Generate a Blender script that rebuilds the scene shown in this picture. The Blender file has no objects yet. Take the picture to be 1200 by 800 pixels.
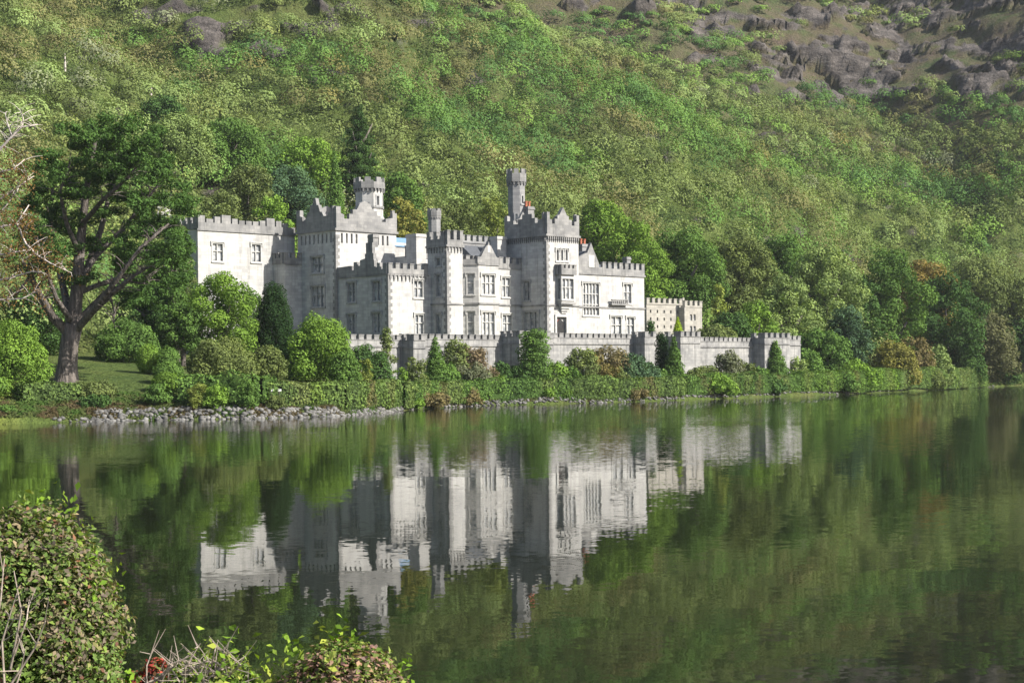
import bpy, math, random
import numpy as np
from mathutils import Vector, Matrix

# ------------------------------------------------------------------ camera, sky, sun, exposure
C = bpy.context.scene.collection
SC = bpy.context.scene
H = 4.0            # eye height above the lake
F = 2000.0         # focal length in photo pixels (photo 1200 wide)
ROLL = 0.0105
cam_d = bpy.data.cameras.new('camera')
cam = bpy.data.objects.new('camera', cam_d); C.objects.link(cam)
cam.location = (0, 0, H)
cam.rotation_euler = (Matrix.Rotation(math.radians(90), 3, 'X') @ Matrix.Rotation(-ROLL, 3, 'Z')).to_euler()
cam_d.sensor_width = 36.0
cam_d.lens = 36.0 * F / 1200.0
cam_d.shift_y = 40.0 / 1200.0
cam_d.clip_start = 0.1; cam_d.clip_end = 6000
SC.camera = cam

SUN = Vector((0.92, -0.39, 0.0)).normalized()
EL = math.radians(36)
SUN = Vector((SUN.x * math.cos(EL), SUN.y * math.cos(EL), math.sin(EL)))
w = bpy.data.worlds.new('World'); SC.world = w; w.use_nodes = True
nt = w.node_tree; bg = nt.nodes['Background']
sky = nt.nodes.new('ShaderNodeTexSky'); sky.sky_type = 'NISHITA'; sky.sun_disc = False
sky.sun_elevation = EL; sky.sun_rotation = math.atan2(SUN.x, SUN.y)
sky.air_density = 1.0; sky.dust_density = 1.5
nt.links.new(sky.outputs[0], bg.inputs[0]); bg.inputs[1].default_value = 0.088
sl = bpy.data.lights.new('sun', 'SUN'); sl.energy = 5.0; sl.angle = math.radians(0.5); sl.color = (1.0, 0.95, 0.86)
so = bpy.data.objects.new('sun', sl); C.objects.link(so)
so.rotation_euler = SUN.to_track_quat('Z', 'Y').to_euler()
SC.view_settings.view_transform = 'Standard'; SC.view_settings.look = 'None'
SC.view_settings.exposure = 1.2; SC.view_settings.gamma = 1
SC.cycles.max_bounces = 6; SC.cycles.diffuse_bounces = 2; SC.cycles.glossy_bounces = 2
SC.cycles.transmission_bounces = 3; SC.cycles.use_denoising = True

# ------------------------------------------------------------------ helpers
random.seed(7)
R = np.random.default_rng(11)
UX, UY = math.sin(math.radians(46)), math.cos(math.radians(46))      # along the castle front
VX, VY = -UY, UX                                                     # into the castle
OX, OY = -18.0, 250.0                                                # near corner of the front block

def ray(px, py):
    dx, dy = px - 600.0, 440.0 - py
    c, s = math.cos(ROLL), math.sin(ROLL)
    return (dx * c + dy * s) / F, (-dx * s + dy * c) / F
def at(px, py, d):
    x, z = ray(px, py); return Vector((x * d, d, H + z * d))
def fp(px, py, b):                 # point of a front plane: (a, z)
    t, e = ray(px, py)
    a = (t * (OY + b * VY) - OX - b * VX) / (UX - t * UY)
    return a, H + e * (OY + a * UY + b * VY)
def lp(px, py, a):                 # point of a left facing plane: (b, z)
    t, e = ray(px, py)
    b = (t * (OY + a * UY) - OX - a * UX) / (VX - t * VY)
    return b, H + e * (OY + a * UY + b * VY)

def _hash(ix, iy, seed):
    h = (ix * 374761393 + iy * 668265263 + seed * 982451653).astype(np.int64) & 0xffffffff
    h = ((h ^ (h >> 13)) * 1274126177) & 0xffffffff
    return ((h ^ (h >> 16)) & 0xffff) / 65535.0
def vnoise(x, y, seed=0):
    x = np.asarray(x, float); y = np.asarray(y, float)
    ix = np.floor(x).astype(np.int64); iy = np.floor(y).astype(np.int64)
    fx = x - ix; fy = y - iy
    fx = fx * fx * (3 - 2 * fx); fy = fy * fy * (3 - 2 * fy)
    a = _hash(ix, iy, seed); b = _hash(ix + 1, iy, seed); c = _hash(ix, iy + 1, seed); d = _hash(ix + 1, iy + 1, seed)
    return (a * (1 - fx) + b * fx) * (1 - fy) + (c * (1 - fx) + d * fx) * fy
def fbm(x, y, seed=0, o=4):
    s = 0; a = 1; t = 0
    for k in range(o):
        s = s + a * vnoise(x * 2 ** k, y * 2 ** k, seed + k); t += a; a *= .5
    return s / t
def sstep(a, b, x):
    t = np.clip((x - a) / (b - a), 0, 1); return t * t * (3 - 2 * t)

# ---- materials
def srgb(*c): return tuple(c) + (1.0,)
def mat(name):
    m = bpy.data.materials.new(name); m.use_nodes = True
    n = m.node_tree; n.nodes.clear()
    out = n.nodes.new('ShaderNodeOutputMaterial')
    return m, n, out
def N(n, t, **k):
    x = n.nodes.new(t)
    for a, b in k.items():
        if a.startswith('i_'):
            key = a[2:]
            key = int(key) if key.isdigit() else key.replace('_', ' ')
            x.inputs[key].default_value = b
        else: setattr(x, a, b)
    return x
def ramp(n, fac, stops, interp='LINEAR'):
    r = n.nodes.new('ShaderNodeValToRGB'); r.color_ramp.interpolation = interp
    e = r.color_ramp.elements
    while len(e) < len(stops): e.new(0.5)
    for k, (p, c) in enumerate(stops):
        e[k].position = p; e[k].color = c if len(c) == 4 else tuple(c) + (1,)
    n.links.new(fac, r.inputs[0]); return r
def mixc(n, fac, a, b, mode='MIX'):
    x = n.nodes.new('ShaderNodeMix'); x.data_type = 'RGBA'; x.blend_type = mode
    for s, v in ((0, fac), (6, a), (7, b)):
        if hasattr(v, 'is_linked') or hasattr(v, 'links'): n.links.new(v, x.inputs[s])
        else: x.inputs[s].default_value = (tuple(v) + (1.0,) if isinstance(v, tuple) and len(v) == 3 else v)
    return x.outputs[2]
def noise_tex(n, scale, detail=4, rough=.55, vec=None, dist=0):
    t = N(n, 'ShaderNodeTexNoise'); t.inputs['Scale'].default_value = scale; t.inputs['Detail'].default_value = detail
    t.inputs['Roughness'].default_value = rough; t.inputs['Distortion'].default_value = dist
    if vec is not None: n.links.new(vec, t.inputs['Vector'])
    return t

def stone(name, c1, c2, stain, blocks=True, streak=.55, bump=.25):
    m, n, out = mat(name)
    geo = N(n, 'ShaderNodeTexCoord').outputs['Object']
    b = N(n, 'ShaderNodeBsdfPrincipled'); b.inputs['Roughness'].default_value = .9; b.inputs['Specular IOR Level'].default_value = .15
    big = noise_tex(n, .45, 5, .6, geo)
    col = ramp(n, big.outputs[0], [(.3, c1), (.7, c2)]).outputs[0]
    # rain streaks: noise stretched along z
    mp = N(n, 'ShaderNodeMapping'); mp.inputs['Scale'].default_value = (1.6, 1.6, .12); n.links.new(geo, mp.inputs[0])
    st = noise_tex(n, 1.0, 5, .65, mp.outputs[0])
    sr = ramp(n, st.outputs[0], [(.50, (0, 0, 0)), (.72, (1, 1, 1))])
    mul = N(n, 'ShaderNodeMath', operation='MULTIPLY'); n.links.new(sr.outputs[0], mul.inputs[0]); mul.inputs[1].default_value = streak
    col = mixc(n, mul.outputs[0], col, stain)
    if blocks:
        sx = N(n, 'ShaderNodeSeparateXYZ'); n.links.new(geo, sx.inputs[0])
        ad = N(n, 'ShaderNodeMath', operation='ADD'); n.links.new(sx.outputs[0], ad.inputs[0]); n.links.new(sx.outputs[1], ad.inputs[1])
        cx = N(n, 'ShaderNodeCombineXYZ'); n.links.new(ad.outputs[0], cx.inputs[0]); n.links.new(sx.outputs[2], cx.inputs[1])
        br = N(n, 'ShaderNodeTexBrick'); n.links.new(cx.outputs[0], br.inputs['Vector']); br.inputs['Scale'].default_value = 1.0
        br.inputs['Brick Width'].default_value = 1.05; br.inputs['Row Height'].default_value = .48; br.inputs['Mortar Size'].default_value = .03; br.inputs['Mortar Smooth'].default_value = .6
        br.inputs['Color1'].default_value = (.74, .74, .75, 1); br.inputs['Color2'].default_value = (1.12, 1.11, 1.08, 1); br.inputs['Mortar'].default_value = (.70, .70, .70, 1)
        col = mixc(n, .72, col, br.outputs['Color'], 'MULTIPLY')
    fine = noise_tex(n, 6, 4, .6, geo)
    bp = N(n, 'ShaderNodeBump'); bp.inputs['Strength'].default_value = bump; bp.inputs['Distance'].default_value = .08
    n.links.new(fine.outputs[0], bp.inputs['Height']); n.links.new(bp.outputs[0], b.inputs['Normal'])
    n.links.new(col, b.inputs['Base Color']); n.links.new(b.outputs[0], out.inputs[0])
    return m
def plain(name, c, rough=.7, spec=.3, var=.25, scale=3, bark=0):
    m, n, out = mat(name)
    b = N(n, 'ShaderNodeBsdfPrincipled'); b.inputs['Roughness'].default_value = rough; b.inputs['Specular IOR Level'].default_value = spec
    t = noise_tex(n, scale, 4, .6, N(n, 'ShaderNodeTexCoord').outputs['Object'])
    r = ramp(n, t.outputs[0], [(.3, tuple(v * (1 - var) for v in c)), (.7, tuple(v * (1 + var) for v in c))])
    if bark:
        mp = N(n, 'ShaderNodeMapping'); mp.inputs['Scale'].default_value = (3.2, 3.2, .5); n.links.new(N(n, 'ShaderNodeTexCoord').outputs['Object'], mp.inputs[0])
        n.links.new(mp.outputs[0], t.inputs['Vector']); t.inputs['Scale'].default_value = 1
        bp = N(n, 'ShaderNodeBump'); bp.inputs['Distance'].default_value = bark; n.links.new(t.outputs[0], bp.inputs['Height']); n.links.new(bp.outputs[0], b.inputs['Normal'])
    n.links.new(r.outputs[0], b.inputs['Base Color']); n.links.new(b.outputs[0], out.inputs[0]); return m
def leaf(name, use_attr=None, var=.45, transl=.3, gloss=0.0):
    m, n, out = mat(name)
    if use_attr:
        a = N(n, 'ShaderNodeAttribute', attribute_name=use_attr); base = a.outputs['Color']
    else:
        a = N(n, 'ShaderNodeObjectInfo'); base = a.outputs['Color']
    j = N(n, 'ShaderNodeAttribute', attribute_name='jit')
    r = ramp(n, j.outputs['Fac'], [(0, (1 - var, 1 - var, 1 - var * .8)), (.55, (1, 1, 1)), (1, (1 + var * 1.1, 1 + var * .9, 1 + var * .2))])
    col = mixc(n, 1.0, base, r.outputs[0], 'MULTIPLY')
    d = N(n, 'ShaderNodeBsdfDiffuse'); t = N(n, 'ShaderNodeBsdfTranslucent')
    n.links.new(col, d.inputs[0])
    tc = mixc(n, 1.0, col, (1.15, 1.25, .5, 1), 'MULTIPLY'); n.links.new(tc, t.inputs[0])
    ms = N(n, 'ShaderNodeMixShader'); ms.inputs[0].default_value = transl
    n.links.new(d.outputs[0], ms.inputs[1]); n.links.new(t.outputs[0], ms.inputs[2])
    last = ms.outputs[0]
    if gloss:
        g = N(n, 'ShaderNodeBsdfGlossy'); g.inputs['Roughness'].default_value = .35; g.inputs[0].default_value = (.9, .95, .9, 1)
        m2 = N(n, 'ShaderNodeMixShader'); m2.inputs[0].default_value = gloss
        n.links.new(last, m2.inputs[1]); n.links.new(g.outputs[0], m2.inputs[2]); last = m2.outputs[0]
    n.links.new(last, out.inputs[0]); return m

M = {}
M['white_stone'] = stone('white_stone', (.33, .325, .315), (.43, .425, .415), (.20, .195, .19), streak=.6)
M['shade_stone'] = stone('shaded_grey_stone', (.17, .17, .175), (.26, .26, .26), (.09, .09, .095), streak=.6)  # dark grey stone, with the shade of the turrets put into its tone
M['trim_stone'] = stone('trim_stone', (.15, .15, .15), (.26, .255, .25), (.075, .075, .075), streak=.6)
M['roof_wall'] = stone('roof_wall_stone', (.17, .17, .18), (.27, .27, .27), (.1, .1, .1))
M['cream'] = stone('cream_stone', (.25, .237, .21), (.33, .315, .285), (.18, .168, .145), streak=.4)
M['terrace'] = stone('terrace_stone', (.18, .18, .18), (.31, .305, .295), (.075, .075, .075), streak=.85)
M['slate'] = plain('roof_slate', (.07, .075, .085), .6)
M['blue'] = plain('blue_sheet', (.13, .22, .34), .6, var=.15)
M['pot'] = plain('chimney_clay', (.36, .12, .07), .8)
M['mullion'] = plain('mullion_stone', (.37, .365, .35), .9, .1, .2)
M['mullion_dark'] = plain('shaded_mullion', (.26, .26, .26), .9, .1, .2)  # darker copy for left-face windows, shade put into the colour; also slits, downpipe
M['door'] = plain('door_timber', (.13, .018, .014), .6)
M['void'] = plain('opening_shade', (.03, .03, .03), .9, .1)
M['white_paint'] = plain('white_paint', (.8, .8, .78), .6, var=.05)
M['bark'] = plain('bark', (.11, .095, .085), .95, .1, .45, 2.5)
M['pine_bark'] = plain('pine_bark', (.115, .10, .09), .95, .1, .6, 1.6, .5)
M['pale_bark'] = plain('pale_bark', (.42, .37, .34), .95, .1, .3, 3)
M['twig'] = plain('dead_twig', (.30, .25, .21), .9, .1, .35, 20)
M['leaf'] = leaf('foliage', None, .32, .22)
M['mass_leaf'] = leaf('mass_foliage', 'tint', .09, .2)
M['near_leaf'] = leaf('near_foliage', 'tint', .4, .3, .0)
M['hedge_leaf'] = leaf('hedge_foliage', 'tint', .34, .15)
M['rust_leaf'] = leaf('rust_foliage')
def glass():
    m, n, out = mat('window_glass')
    b = N(n, 'ShaderNodeBsdfPrincipled'); b.inputs['Base Color'].default_value = (.10, .105, .11, 1)
    b.inputs['Roughness'].default_value = .12; b.inputs['Specular IOR Level'].default_value = .8
    t = noise_tex(n, 1.2, 2, .5, N(n, 'ShaderNodeTexCoord').outputs['Object'])
    r = ramp(n, t.outputs[0], [(.36, (.13, .14, .155)), (.6, (.36, .365, .37))])   # blinds and curtains behind some lights
    n.links.new(r.outputs[0], b.inputs['Base Color'])
    bp = N(n, 'ShaderNodeBump'); bp.inputs['Strength'].default_value = .1; n.links.new(t.outputs[0], bp.inputs['Height']); n.links.new(bp.outputs[0], b.inputs['Normal'])
    n.links.new(b.outputs[0], out.inputs[0]); return m
M['glass'] = glass()

# ---- mesh building
class MB:
    def __init__(s, off=(0, 0, 0)): s.v = []; s.f = []; s.off = off
    def quad(s, *p):
        k = len(s.v); s.v += [tuple(q) for q in p]; s.f.append(tuple(range(k, k + len(p))))
    def box(s, x0, x1, y0, y1, z0, z1):
        s.obox((0, 0), (1, 0), (0, 1), x0, x1, y0, y1, z0, z1)
    def obox(s, O, D, Nn, s0, s1, n0, n1, z0, z1):
        k = len(s.v)
        for z in (z0, z1):
            for (p, q) in ((s0, n0), (s1, n0), (s1, n1), (s0, n1)):
                s.v.append((O[0] + D[0] * p + Nn[0] * q, O[1] + D[1] * p + Nn[1] * q, z))
        for f in ((0, 3, 2, 1), (4, 5, 6, 7), (0, 1, 5, 4), (1, 2, 6, 5), (2, 3, 7, 6), (3, 0, 4, 7)):
            s.f.append(tuple(k + i for i in f))
    def prism(s, poly, z0, z1):
        k = len(s.v); n = len(poly)
        s.v += [(p[0], p[1], z0) for p in poly] + [(p[0], p[1], z1) for p in poly]
        s.f.append(tuple(range(k + n, k + 2 * n))); s.f.append(tuple(reversed(range(k, k + n))))
        for i in range(n):
            j = (i + 1) % n; s.f.append((k + i, k + j, k + n + j, k + n + i))
    def slab(s, O, D, Nn, prof, n0, n1):      # an upright profile (s, z) extruded along the normal
        k = len(s.v); n = len(prof)
        for q in (n0, n1):
            for (p, z) in prof: s.v.append((O[0] + D[0] * p + Nn[0] * q, O[1] + D[1] * p + Nn[1] * q, z))
        s.f.append(tuple(range(k, k + n))); s.f.append(tuple(reversed(range(k + n, k + 2 * n))))
        for i in range(n):
            j = (i + 1) % n; s.f.append((k + j, k + i, k + n + i, k + n + j))
    def tube(s, pts, rad, n=7):
        pts = [Vector(p) for p in pts]; k = len(s.v); prev = None
        for i, p in enumerate(pts):
            d = (pts[min(i + 1, len(pts) - 1)] - pts[max(i - 1, 0)]).normalized()
            x = (prev - d * prev.dot(d)) if prev is not None else d.orthogonal()
            x.normalize(); y = d.cross(x); prev = x
            for j in range(n):
                an = 2 * math.pi * j / n; s.v.append(tuple(p + (x * math.cos(an) + y * math.sin(an)) * rad[i]))
        for i in range(len(pts) - 1):
            for j in range(n):
                a = k + i * n + j; b = k + i * n + (j + 1) % n
                s.f.append((a, b, b + n, a + n))
        s.f.append(tuple(k + (len(pts) - 1) * n + j for j in range(n)))
    def build(s, name, m, parent=None, smooth=False):
        o = self_ob = link_mesh(name, [(a - s.off[0], b - s.off[1], c - s.off[2]) for a, b, c in s.v], s.f, m, parent)
        if smooth: o.data.shade_smooth()
        return o
def link_mesh(name, v, f, m, parent=None):
    me = bpy.data.meshes.new(name); me.from_pydata(v, [], f); me.update()
    import bmesh
    bm = bmesh.new(); bm.from_mesh(me); bmesh.ops.recalc_face_normals(bm, faces=bm.faces); bm.to_mesh(me); bm.free()
    me.materials.append(m)
    o = bpy.data.objects.new(name, me); C.objects.link(o)
    if parent is not None: o.parent = parent
    return o
def np_mesh(name, co, quads, m, attrs=None, smooth=False):
    me = bpy.data.meshes.new(name)
    nv, nf, k = len(co), len(quads), quads.shape[1]
    me.vertices.add(nv); me.vertices.foreach_set('co', np.ascontiguousarray(co, np.float32).ravel())
    me.loops.add(nf * k); me.loops.foreach_set('vertex_index', np.ascontiguousarray(quads, np.int32).ravel())
    me.polygons.add(nf); me.polygons.foreach_set('loop_start', np.arange(0, nf * k, k, dtype=np.int32))
    if smooth: me.polygons.foreach_set('use_smooth', np.ones(nf, bool))
    for an, (ty, arr) in (attrs or {}).items():
        a = me.attributes.new(an, ty, 'POINT')
        a.data.foreach_set('color' if ty == 'FLOAT_COLOR' else 'value', np.ascontiguousarray(arr, np.float32).ravel())
    me.update(calc_edges=True); me.validate()
    me.materials.append(m); return me
def link(name, me, parent=None):
    o = bpy.data.objects.new(name, me); C.objects.link(o)
    if parent is not None: o.parent = parent
    return o
def tag(o, label=None, cat=None, group=None, kind=None):
    if label: o['label'] = label
    if cat: o['category'] = cat
    if group: o['group'] = group
    if kind: o['kind'] = kind
    return o
def empty(name, loc, rz=0):
    o = bpy.data.objects.new(name, None); C.objects.link(o); o.location = loc; o.rotation_euler = (0, 0, rz); o.empty_display_size = .5
    return o

def leaves(P, Nrm, size, rng, aspect=.6, spread=.5):
    """kite shaped leaves at P facing roughly Nrm; returns verts, quads, jit"""
    n = len(P)
    nn = Nrm + rng.normal(0, spread, (n, 3)); nn /= np.linalg.norm(nn, axis=1)[:, None] + 1e-9
    r = rng.normal(0, 1, (n, 3)); t = np.cross(nn, r); t /= np.linalg.norm(t, axis=1)[:, None] + 1e-9
    b = np.cross(nn, t)
    sz = (size * rng.uniform(.6, 1.35, n))[:, None] if np.isscalar(size) else (size * rng.uniform(.6, 1.35, n))[:, None]
    v0 = P - t * sz * .5; v2 = P + t * sz * .5
    v1 = P + b * sz * aspect * .5 + nn * sz * .12 - t * sz * .06; v3 = P - b * sz * aspect * .5 + nn * sz * .12 - t * sz * .06
    V = np.stack([v0, v1, v2, v3], 1).reshape(-1, 3)
    Q = np.arange(4 * n).reshape(-1, 4)
    J = np.repeat(rng.random(n), 4)
    return V, Q, J
def sph(n, rng):
    v = rng.normal(0, 1, (n, 3)); return v / np.linalg.norm(v, axis=1)[:, None]
def lobes_crown(rng, lobes, per, size, inner=.35, up=.2, aspect=.75):
    Ps, Ns, S = [], [], []
    for (c, r) in lobes:
        c = np.array(c); r = np.array(r, float) if np.ndim(r) else np.array([r, r, r], float)
        n = max(8, int(per * (r[0] * r[1] + r[0] * r[2] + r[1] * r[2]) / 3))
        d = sph(n, rng); rr = np.where(rng.random(n) < inner, rng.uniform(.45, .9, n), rng.uniform(.88, 1.1, n))
        lump = 1 + .16 * (vnoise(d[:, 0] * 3 + c[0] * 9, d[:, 2] * 3 + d[:, 1] * 2.3 + c[1] * 5, 3) - .5) * 2
        Ps.append(c + d * r * (rr * lump)[:, None]); nn = d.copy(); nn[:, 2] += up; Ns.append(nn); S.append(np.full(n, size))
    return leaves(np.concatenate(Ps), np.concatenate(Ns), np.concatenate(S), rng, aspect)

# ------------------------------------------------------------------ terrain
SHORE = np.array([(-400, 505), (-150, 500), (0, 497), (115, 493.5), (200, 492), (300, 490.5), (400, 487.5), (450, 483.5), (490, 479), (560, 475.5), (700, 472), (850, 467), (1000, 461.5),
                  (1100, 457), (1150, 454), (1200, 451.5)], float)
def d_water(px, py):
    t, e = ray(px, py); return -H / e
SH_D = np.array([d_water(*p) for p in SHORE])
SH_X = np.array([ray(*p)[0] for p in SHORE]) * SH_D
SH_L = SH_X * UX + SH_D * UY; SH_M = SH_X * VX + SH_D * VY
SH_L = np.append(SH_L, [SH_L[-1] + 60, SH_L[-1] + 250, SH_L[-1] + 560]); SH_M = np.append(SH_M, [SH_M[-1] - 30, SH_M[-1] - 200, SH_M[-1] - 480])   # beyond the frame the shore swings round to the right
def d_shore(px): return float(np.interp(px, SHORE[:, 0], SH_D))
M0 = OX * VX + OY * VY; L0 = OX * UX + OY * UY
WALL_B = -8.5
A_W0 = fp(385, 400, WALL_B)[0]; A_W1 = fp(938, 400, WALL_B)[0]
TER_Z = 9.2
def ground(x, y, rough=True):
    x = np.asarray(x, float); y = np.asarray(y, float)
    l = x * UX + y * UY; m = x * VX + y * VY
    q = m - np.interp(l, SH_L, SH_M) + (fbm(l / 7, m / 7, 5, 3) - .5) * 1.2
    g = np.where(q < 0, np.maximum(q * .5, -2.5), 0)
    g = np.where(q >= 0, np.minimum(q * .75, .9) + np.clip(q - 1.2, 0, 14.8) * .185 + np.clip(q - 16, 0, 60) * .1, g)
    a = l - L0; b = m - M0
    mh = np.interp(a, [-120, -45, -22, 60, 95, 200], [-15, -2, 32, 34, 10, 12])     # foot of the hill, as an offset behind the front
    hz = np.interp(a, [-120, -45, -22, 60, 95, 200], [4.5, 5.5, 9, 9.5, 5, 5])
    slope = .60
    k = np.clip(b - mh, 0, None)
    rid = (fbm(l / 85 + m / 260, m / 240, 21, 3) - .5) * 46 * sstep(20, 160, k) + (fbm(l / 28 + m / 90, m / 60, 31, 3) - .5) * 9 * sstep(5, 40, k) + (fbm(l / 33 - m / 110, m / 190, 35, 2) - .5) * 22 * sstep(30, 110, k)
    hill = hz + slope * k * (0.72 + .28 * sstep(0, 60, k)) + rid
    hill = np.where(b > mh, hill, -10)
    hill2 = .72 * (x * .82 + y * .57) - 250 + (fbm(x / 70, y / 200, 51, 4) - .5) * 46 + (fbm(x / 22, y / 40, 57, 3) - .5) * 8
    qs = m - np.interp(l, SH_L, SH_M)
    hill = np.minimum(np.maximum(hill, hill2), np.where(a > 60, np.clip(qs - 14, 0, None) * 1.0 + 3, 999) +  (fbm(l / 30, m / 40, 61, 3) - .5) * 8)
    hill = np.where(qs > 12, hill, -10)
    hill = np.where(hill > 300, 300 + (hill - 300) * .35, hill)
    g2 = np.maximum(g, hill)
    # terrace platform
    ins = (a > A_W0 + .8) & (a < A_W1 - .8)
    plat = TER_Z * 1.0
    f = np.clip((b - (WALL_B + .9)) / 1.6, 0, 1)
    g2 = np.where(ins & (b > WALL_B + .9), np.maximum(g2, g2 * (1 - f) + plat * f), g2)
    return g2
def gz(x, y): return float(ground(np.array([x]), np.array([y]))[0])
def hit(px, py, d0=120, d1=2200):
    t, e = ray(px, py); ds = np.concatenate([np.arange(d0, 500, 1.), np.arange(500, d1, 3.)])
    g = ground(t * ds, ds); k = np.argmax(g > H + e * ds)
    return np.array([t * ds[k], ds[k], g[k]])

ROCK = [  # crags: px, py, rx, ry of where they sit on the hillside
    (320, 60, 30, 12), (420, 12, 30, 9), (500, 30, 26, 9), (205, 18, 44, 15), (228, 45, 46, 26), (293, 27, 28, 20), (355, 22, 42, 20), (250, 70, 34, 16), (180, 18, 32, 13),
    (700, 8, 60, 10), (1010, 60, 110, 50), (930, 90, 60, 40), (1120, 70, 110, 50), (1150, 20, 110, 40), (850, 35, 55, 20), (805, 70, 45, 12), (895, 60, 25, 18), (960, 20, 60, 12), (1000, 70, 62, 38), (1060, 90, 60, 35), (1020, 45, 50, 16),
    (1130, 25, 70, 30), (1185, 45, 45, 40), (1090, 60, 30, 20), (925, 180, 16, 8), (760, 5, 70, 10), (1060, 10, 60, 18), (990, 110, 40, 22)]
def rock_mask(X):
    """X n x 3 world points; works from the crag list projected onto the hill along its own directions"""
    t = X[:, 0] / X[:, 1]; e = (X[:, 2] - H) / X[:, 1]
    c, s = math.cos(ROLL), math.sin(ROLL)
    px = 600 + (t * c - e * s) * F; py = 440 - (t * s + e * c) * F
    k = np.zeros(len(X))
    for (a, b, rx, ry) in ROCK: k = np.maximum(k, 1.25 - np.sqrt(((px - a) / rx) ** 2 + ((py - b) / ry) ** 2))
    return k
def build_terrain():
    ts = np.concatenate([np.linspace(-1.0, -.45, 50), np.linspace(-.445, .445, 560), np.linspace(.45, 1.0, 50)])
    ds = np.concatenate([np.arange(112, 330, .8), 330 * np.exp(np.linspace(.003, 1.75, 420))])
    T, D = np.meshgrid(ts, ds); X = T * D; Z = ground(X, D)
    P = np.stack([X, D, Z], -1).reshape(-1, 3)
    rk = rock_mask(P)
    rk = sstep(.15, .6, rk + (fbm(P[:, 0] / 9, P[:, 2] / 5, 77, 4) - .5) * 1.6) * sstep(.40, .52, fbm(P[:, 0] / 9 + P[:, 2] / 20, P[:, 2] / 4.5, 79, 4))
    far = P[:, 1] > 260
    rk *= far
    # crags stand out of the slope as broken ledges
    led = np.abs(fbm(P[:, 0] / 14, P[:, 2] / 6, 81, 4) - .5) * 2
    fz = np.clip(P[:, 1] / 420, .8, 2); P[:, 2] += rk * (led * 4.0 - .5 + (fbm(P[:, 0] / 5, P[:, 2] / 2.4, 83, 3) - .5) * 4.0) * fz; P[:, 1] -= rk * vnoise(P[:, 0] / 9, P[:, 2] / 3, 91) * 5 * fz
    ny, nx = T.shape
    i = np.arange(nx - 1)[None, :] + (np.arange(ny - 1) * nx)[:, None]
    Q = np.stack([i, i + 1, i + 1 + nx, i + nx], -1).reshape(-1, 4)
    l = P[:, 0] * UX + P[:, 1] * UY; m = P[:, 0] * VX + P[:, 1] * VY
    lawn = sstep(175, 160, (m - np.interp(l, SH_L, SH_M)) * 5) * sstep(-46, -50, P[:, 0] + (P[:, 1] - 165) * .2)
    heath = sstep(50, 170, P[:, 2] - H + P[:, 0] * .3 + (fbm(P[:, 0] / 60, P[:, 2] / 25, 66, 4) - .5) * 120)
    m_, n, out = mat('hill_ground')
    b = N(n, 'ShaderNodeBsdfPrincipled'); b.inputs['Roughness'].default_value = .95; b.inputs['Specular IOR Level'].default_value = .1
    geo = N(n, 'ShaderNodeNewGeometry').outputs['Position']
    g1 = noise_tex(n, .09, 6, .65, geo); g2 = noise_tex(n, .9, 5, .7, geo)
    grass = ramp(n, g1.outputs[0], [(.32, (.056, .09, .024)), (.5, (.088, .122, .03)), (.68, (.118, .128, .042))]).outputs[0]
    heat = ramp(n, g1.outputs[0], [(.35, (.065, .085, .032)), (.5, (.095, .085, .048)), (.66, (.105, .08, .06))]).outputs[0]
    av = lambda nm: N(n, 'ShaderNodeAttribute', attribute_name=nm).outputs['Fac']
    col = mixc(n, av('heath'), grass, heat)
    lw = ramp(n, g2.outputs[0], [(.3, (.14, .18, .035)), (.55, (.20, .225, .05)), (.75, (.25, .23, .08))]).outputs[0]
    col = mixc(n, av('lawn'), col, lw)
    rmp = N(n, 'ShaderNodeMapping'); rmp.inputs['Scale'].default_value = (.10, .10, .34); n.links.new(geo, rmp.inputs[0]); rn = noise_tex(n, 1.0, 8, .72, rmp.outputs[0])
    rc = ramp(n, rn.outputs[0], [(.3, (.03, .027, .026)), (.46, (.078, .069, .064)), (.6, (.14, .124, .114)), (.75, (.25, .225, .205))]).outputs[0]
    rf = N(n, 'ShaderNodeMath', operation='MULTIPLY_ADD'); n.links.new(g2.outputs[0], rf.inputs[0]); rf.inputs[1].default_value = 1.6; rf.inputs[2].default_value = -1.3
    ad = N(n, 'ShaderNodeMath', operation='MULTIPLY_ADD'); n.links.new(av('rock'), ad.inputs[0]); ad.inputs[1].default_value = 2.0; n.links.new(rf.outputs[0], ad.inputs[2]); ad.use_clamp = True
    col = mixc(n, ad.outputs[0], col, rc)
    sc = mixc(n, .55, col, ramp(n, g2.outputs[0], [(.3, (.45, .45, .45)), (.7, (1.35, 1.35, 1.35))]).outputs[0], 'MULTIPLY')
    bp = N(n, 'ShaderNodeBump'); bp.inputs['Strength'].default_value = 1.0; bp.inputs['Distance'].default_value = 1.6
    n.links.new(g2.outputs[0], bp.inputs['Height']); n.links.new(bp.outputs[0], b.inputs['Normal'])
    n.links.new(sc, b.inputs['Base Color']); n.links.new(b.outputs[0], out.inputs[0])
    me = np_mesh('hillside', P, Q, m_, {'rock': ('FLOAT', rk), 'lawn': ('FLOAT', lawn), 'heath': ('FLOAT', heath)}, True)
    o = link('hillside', me); tag(o, 'green hillside with grey crags rising behind the castle and the lake', 'hill', kind='structure')
build_terrain()

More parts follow.
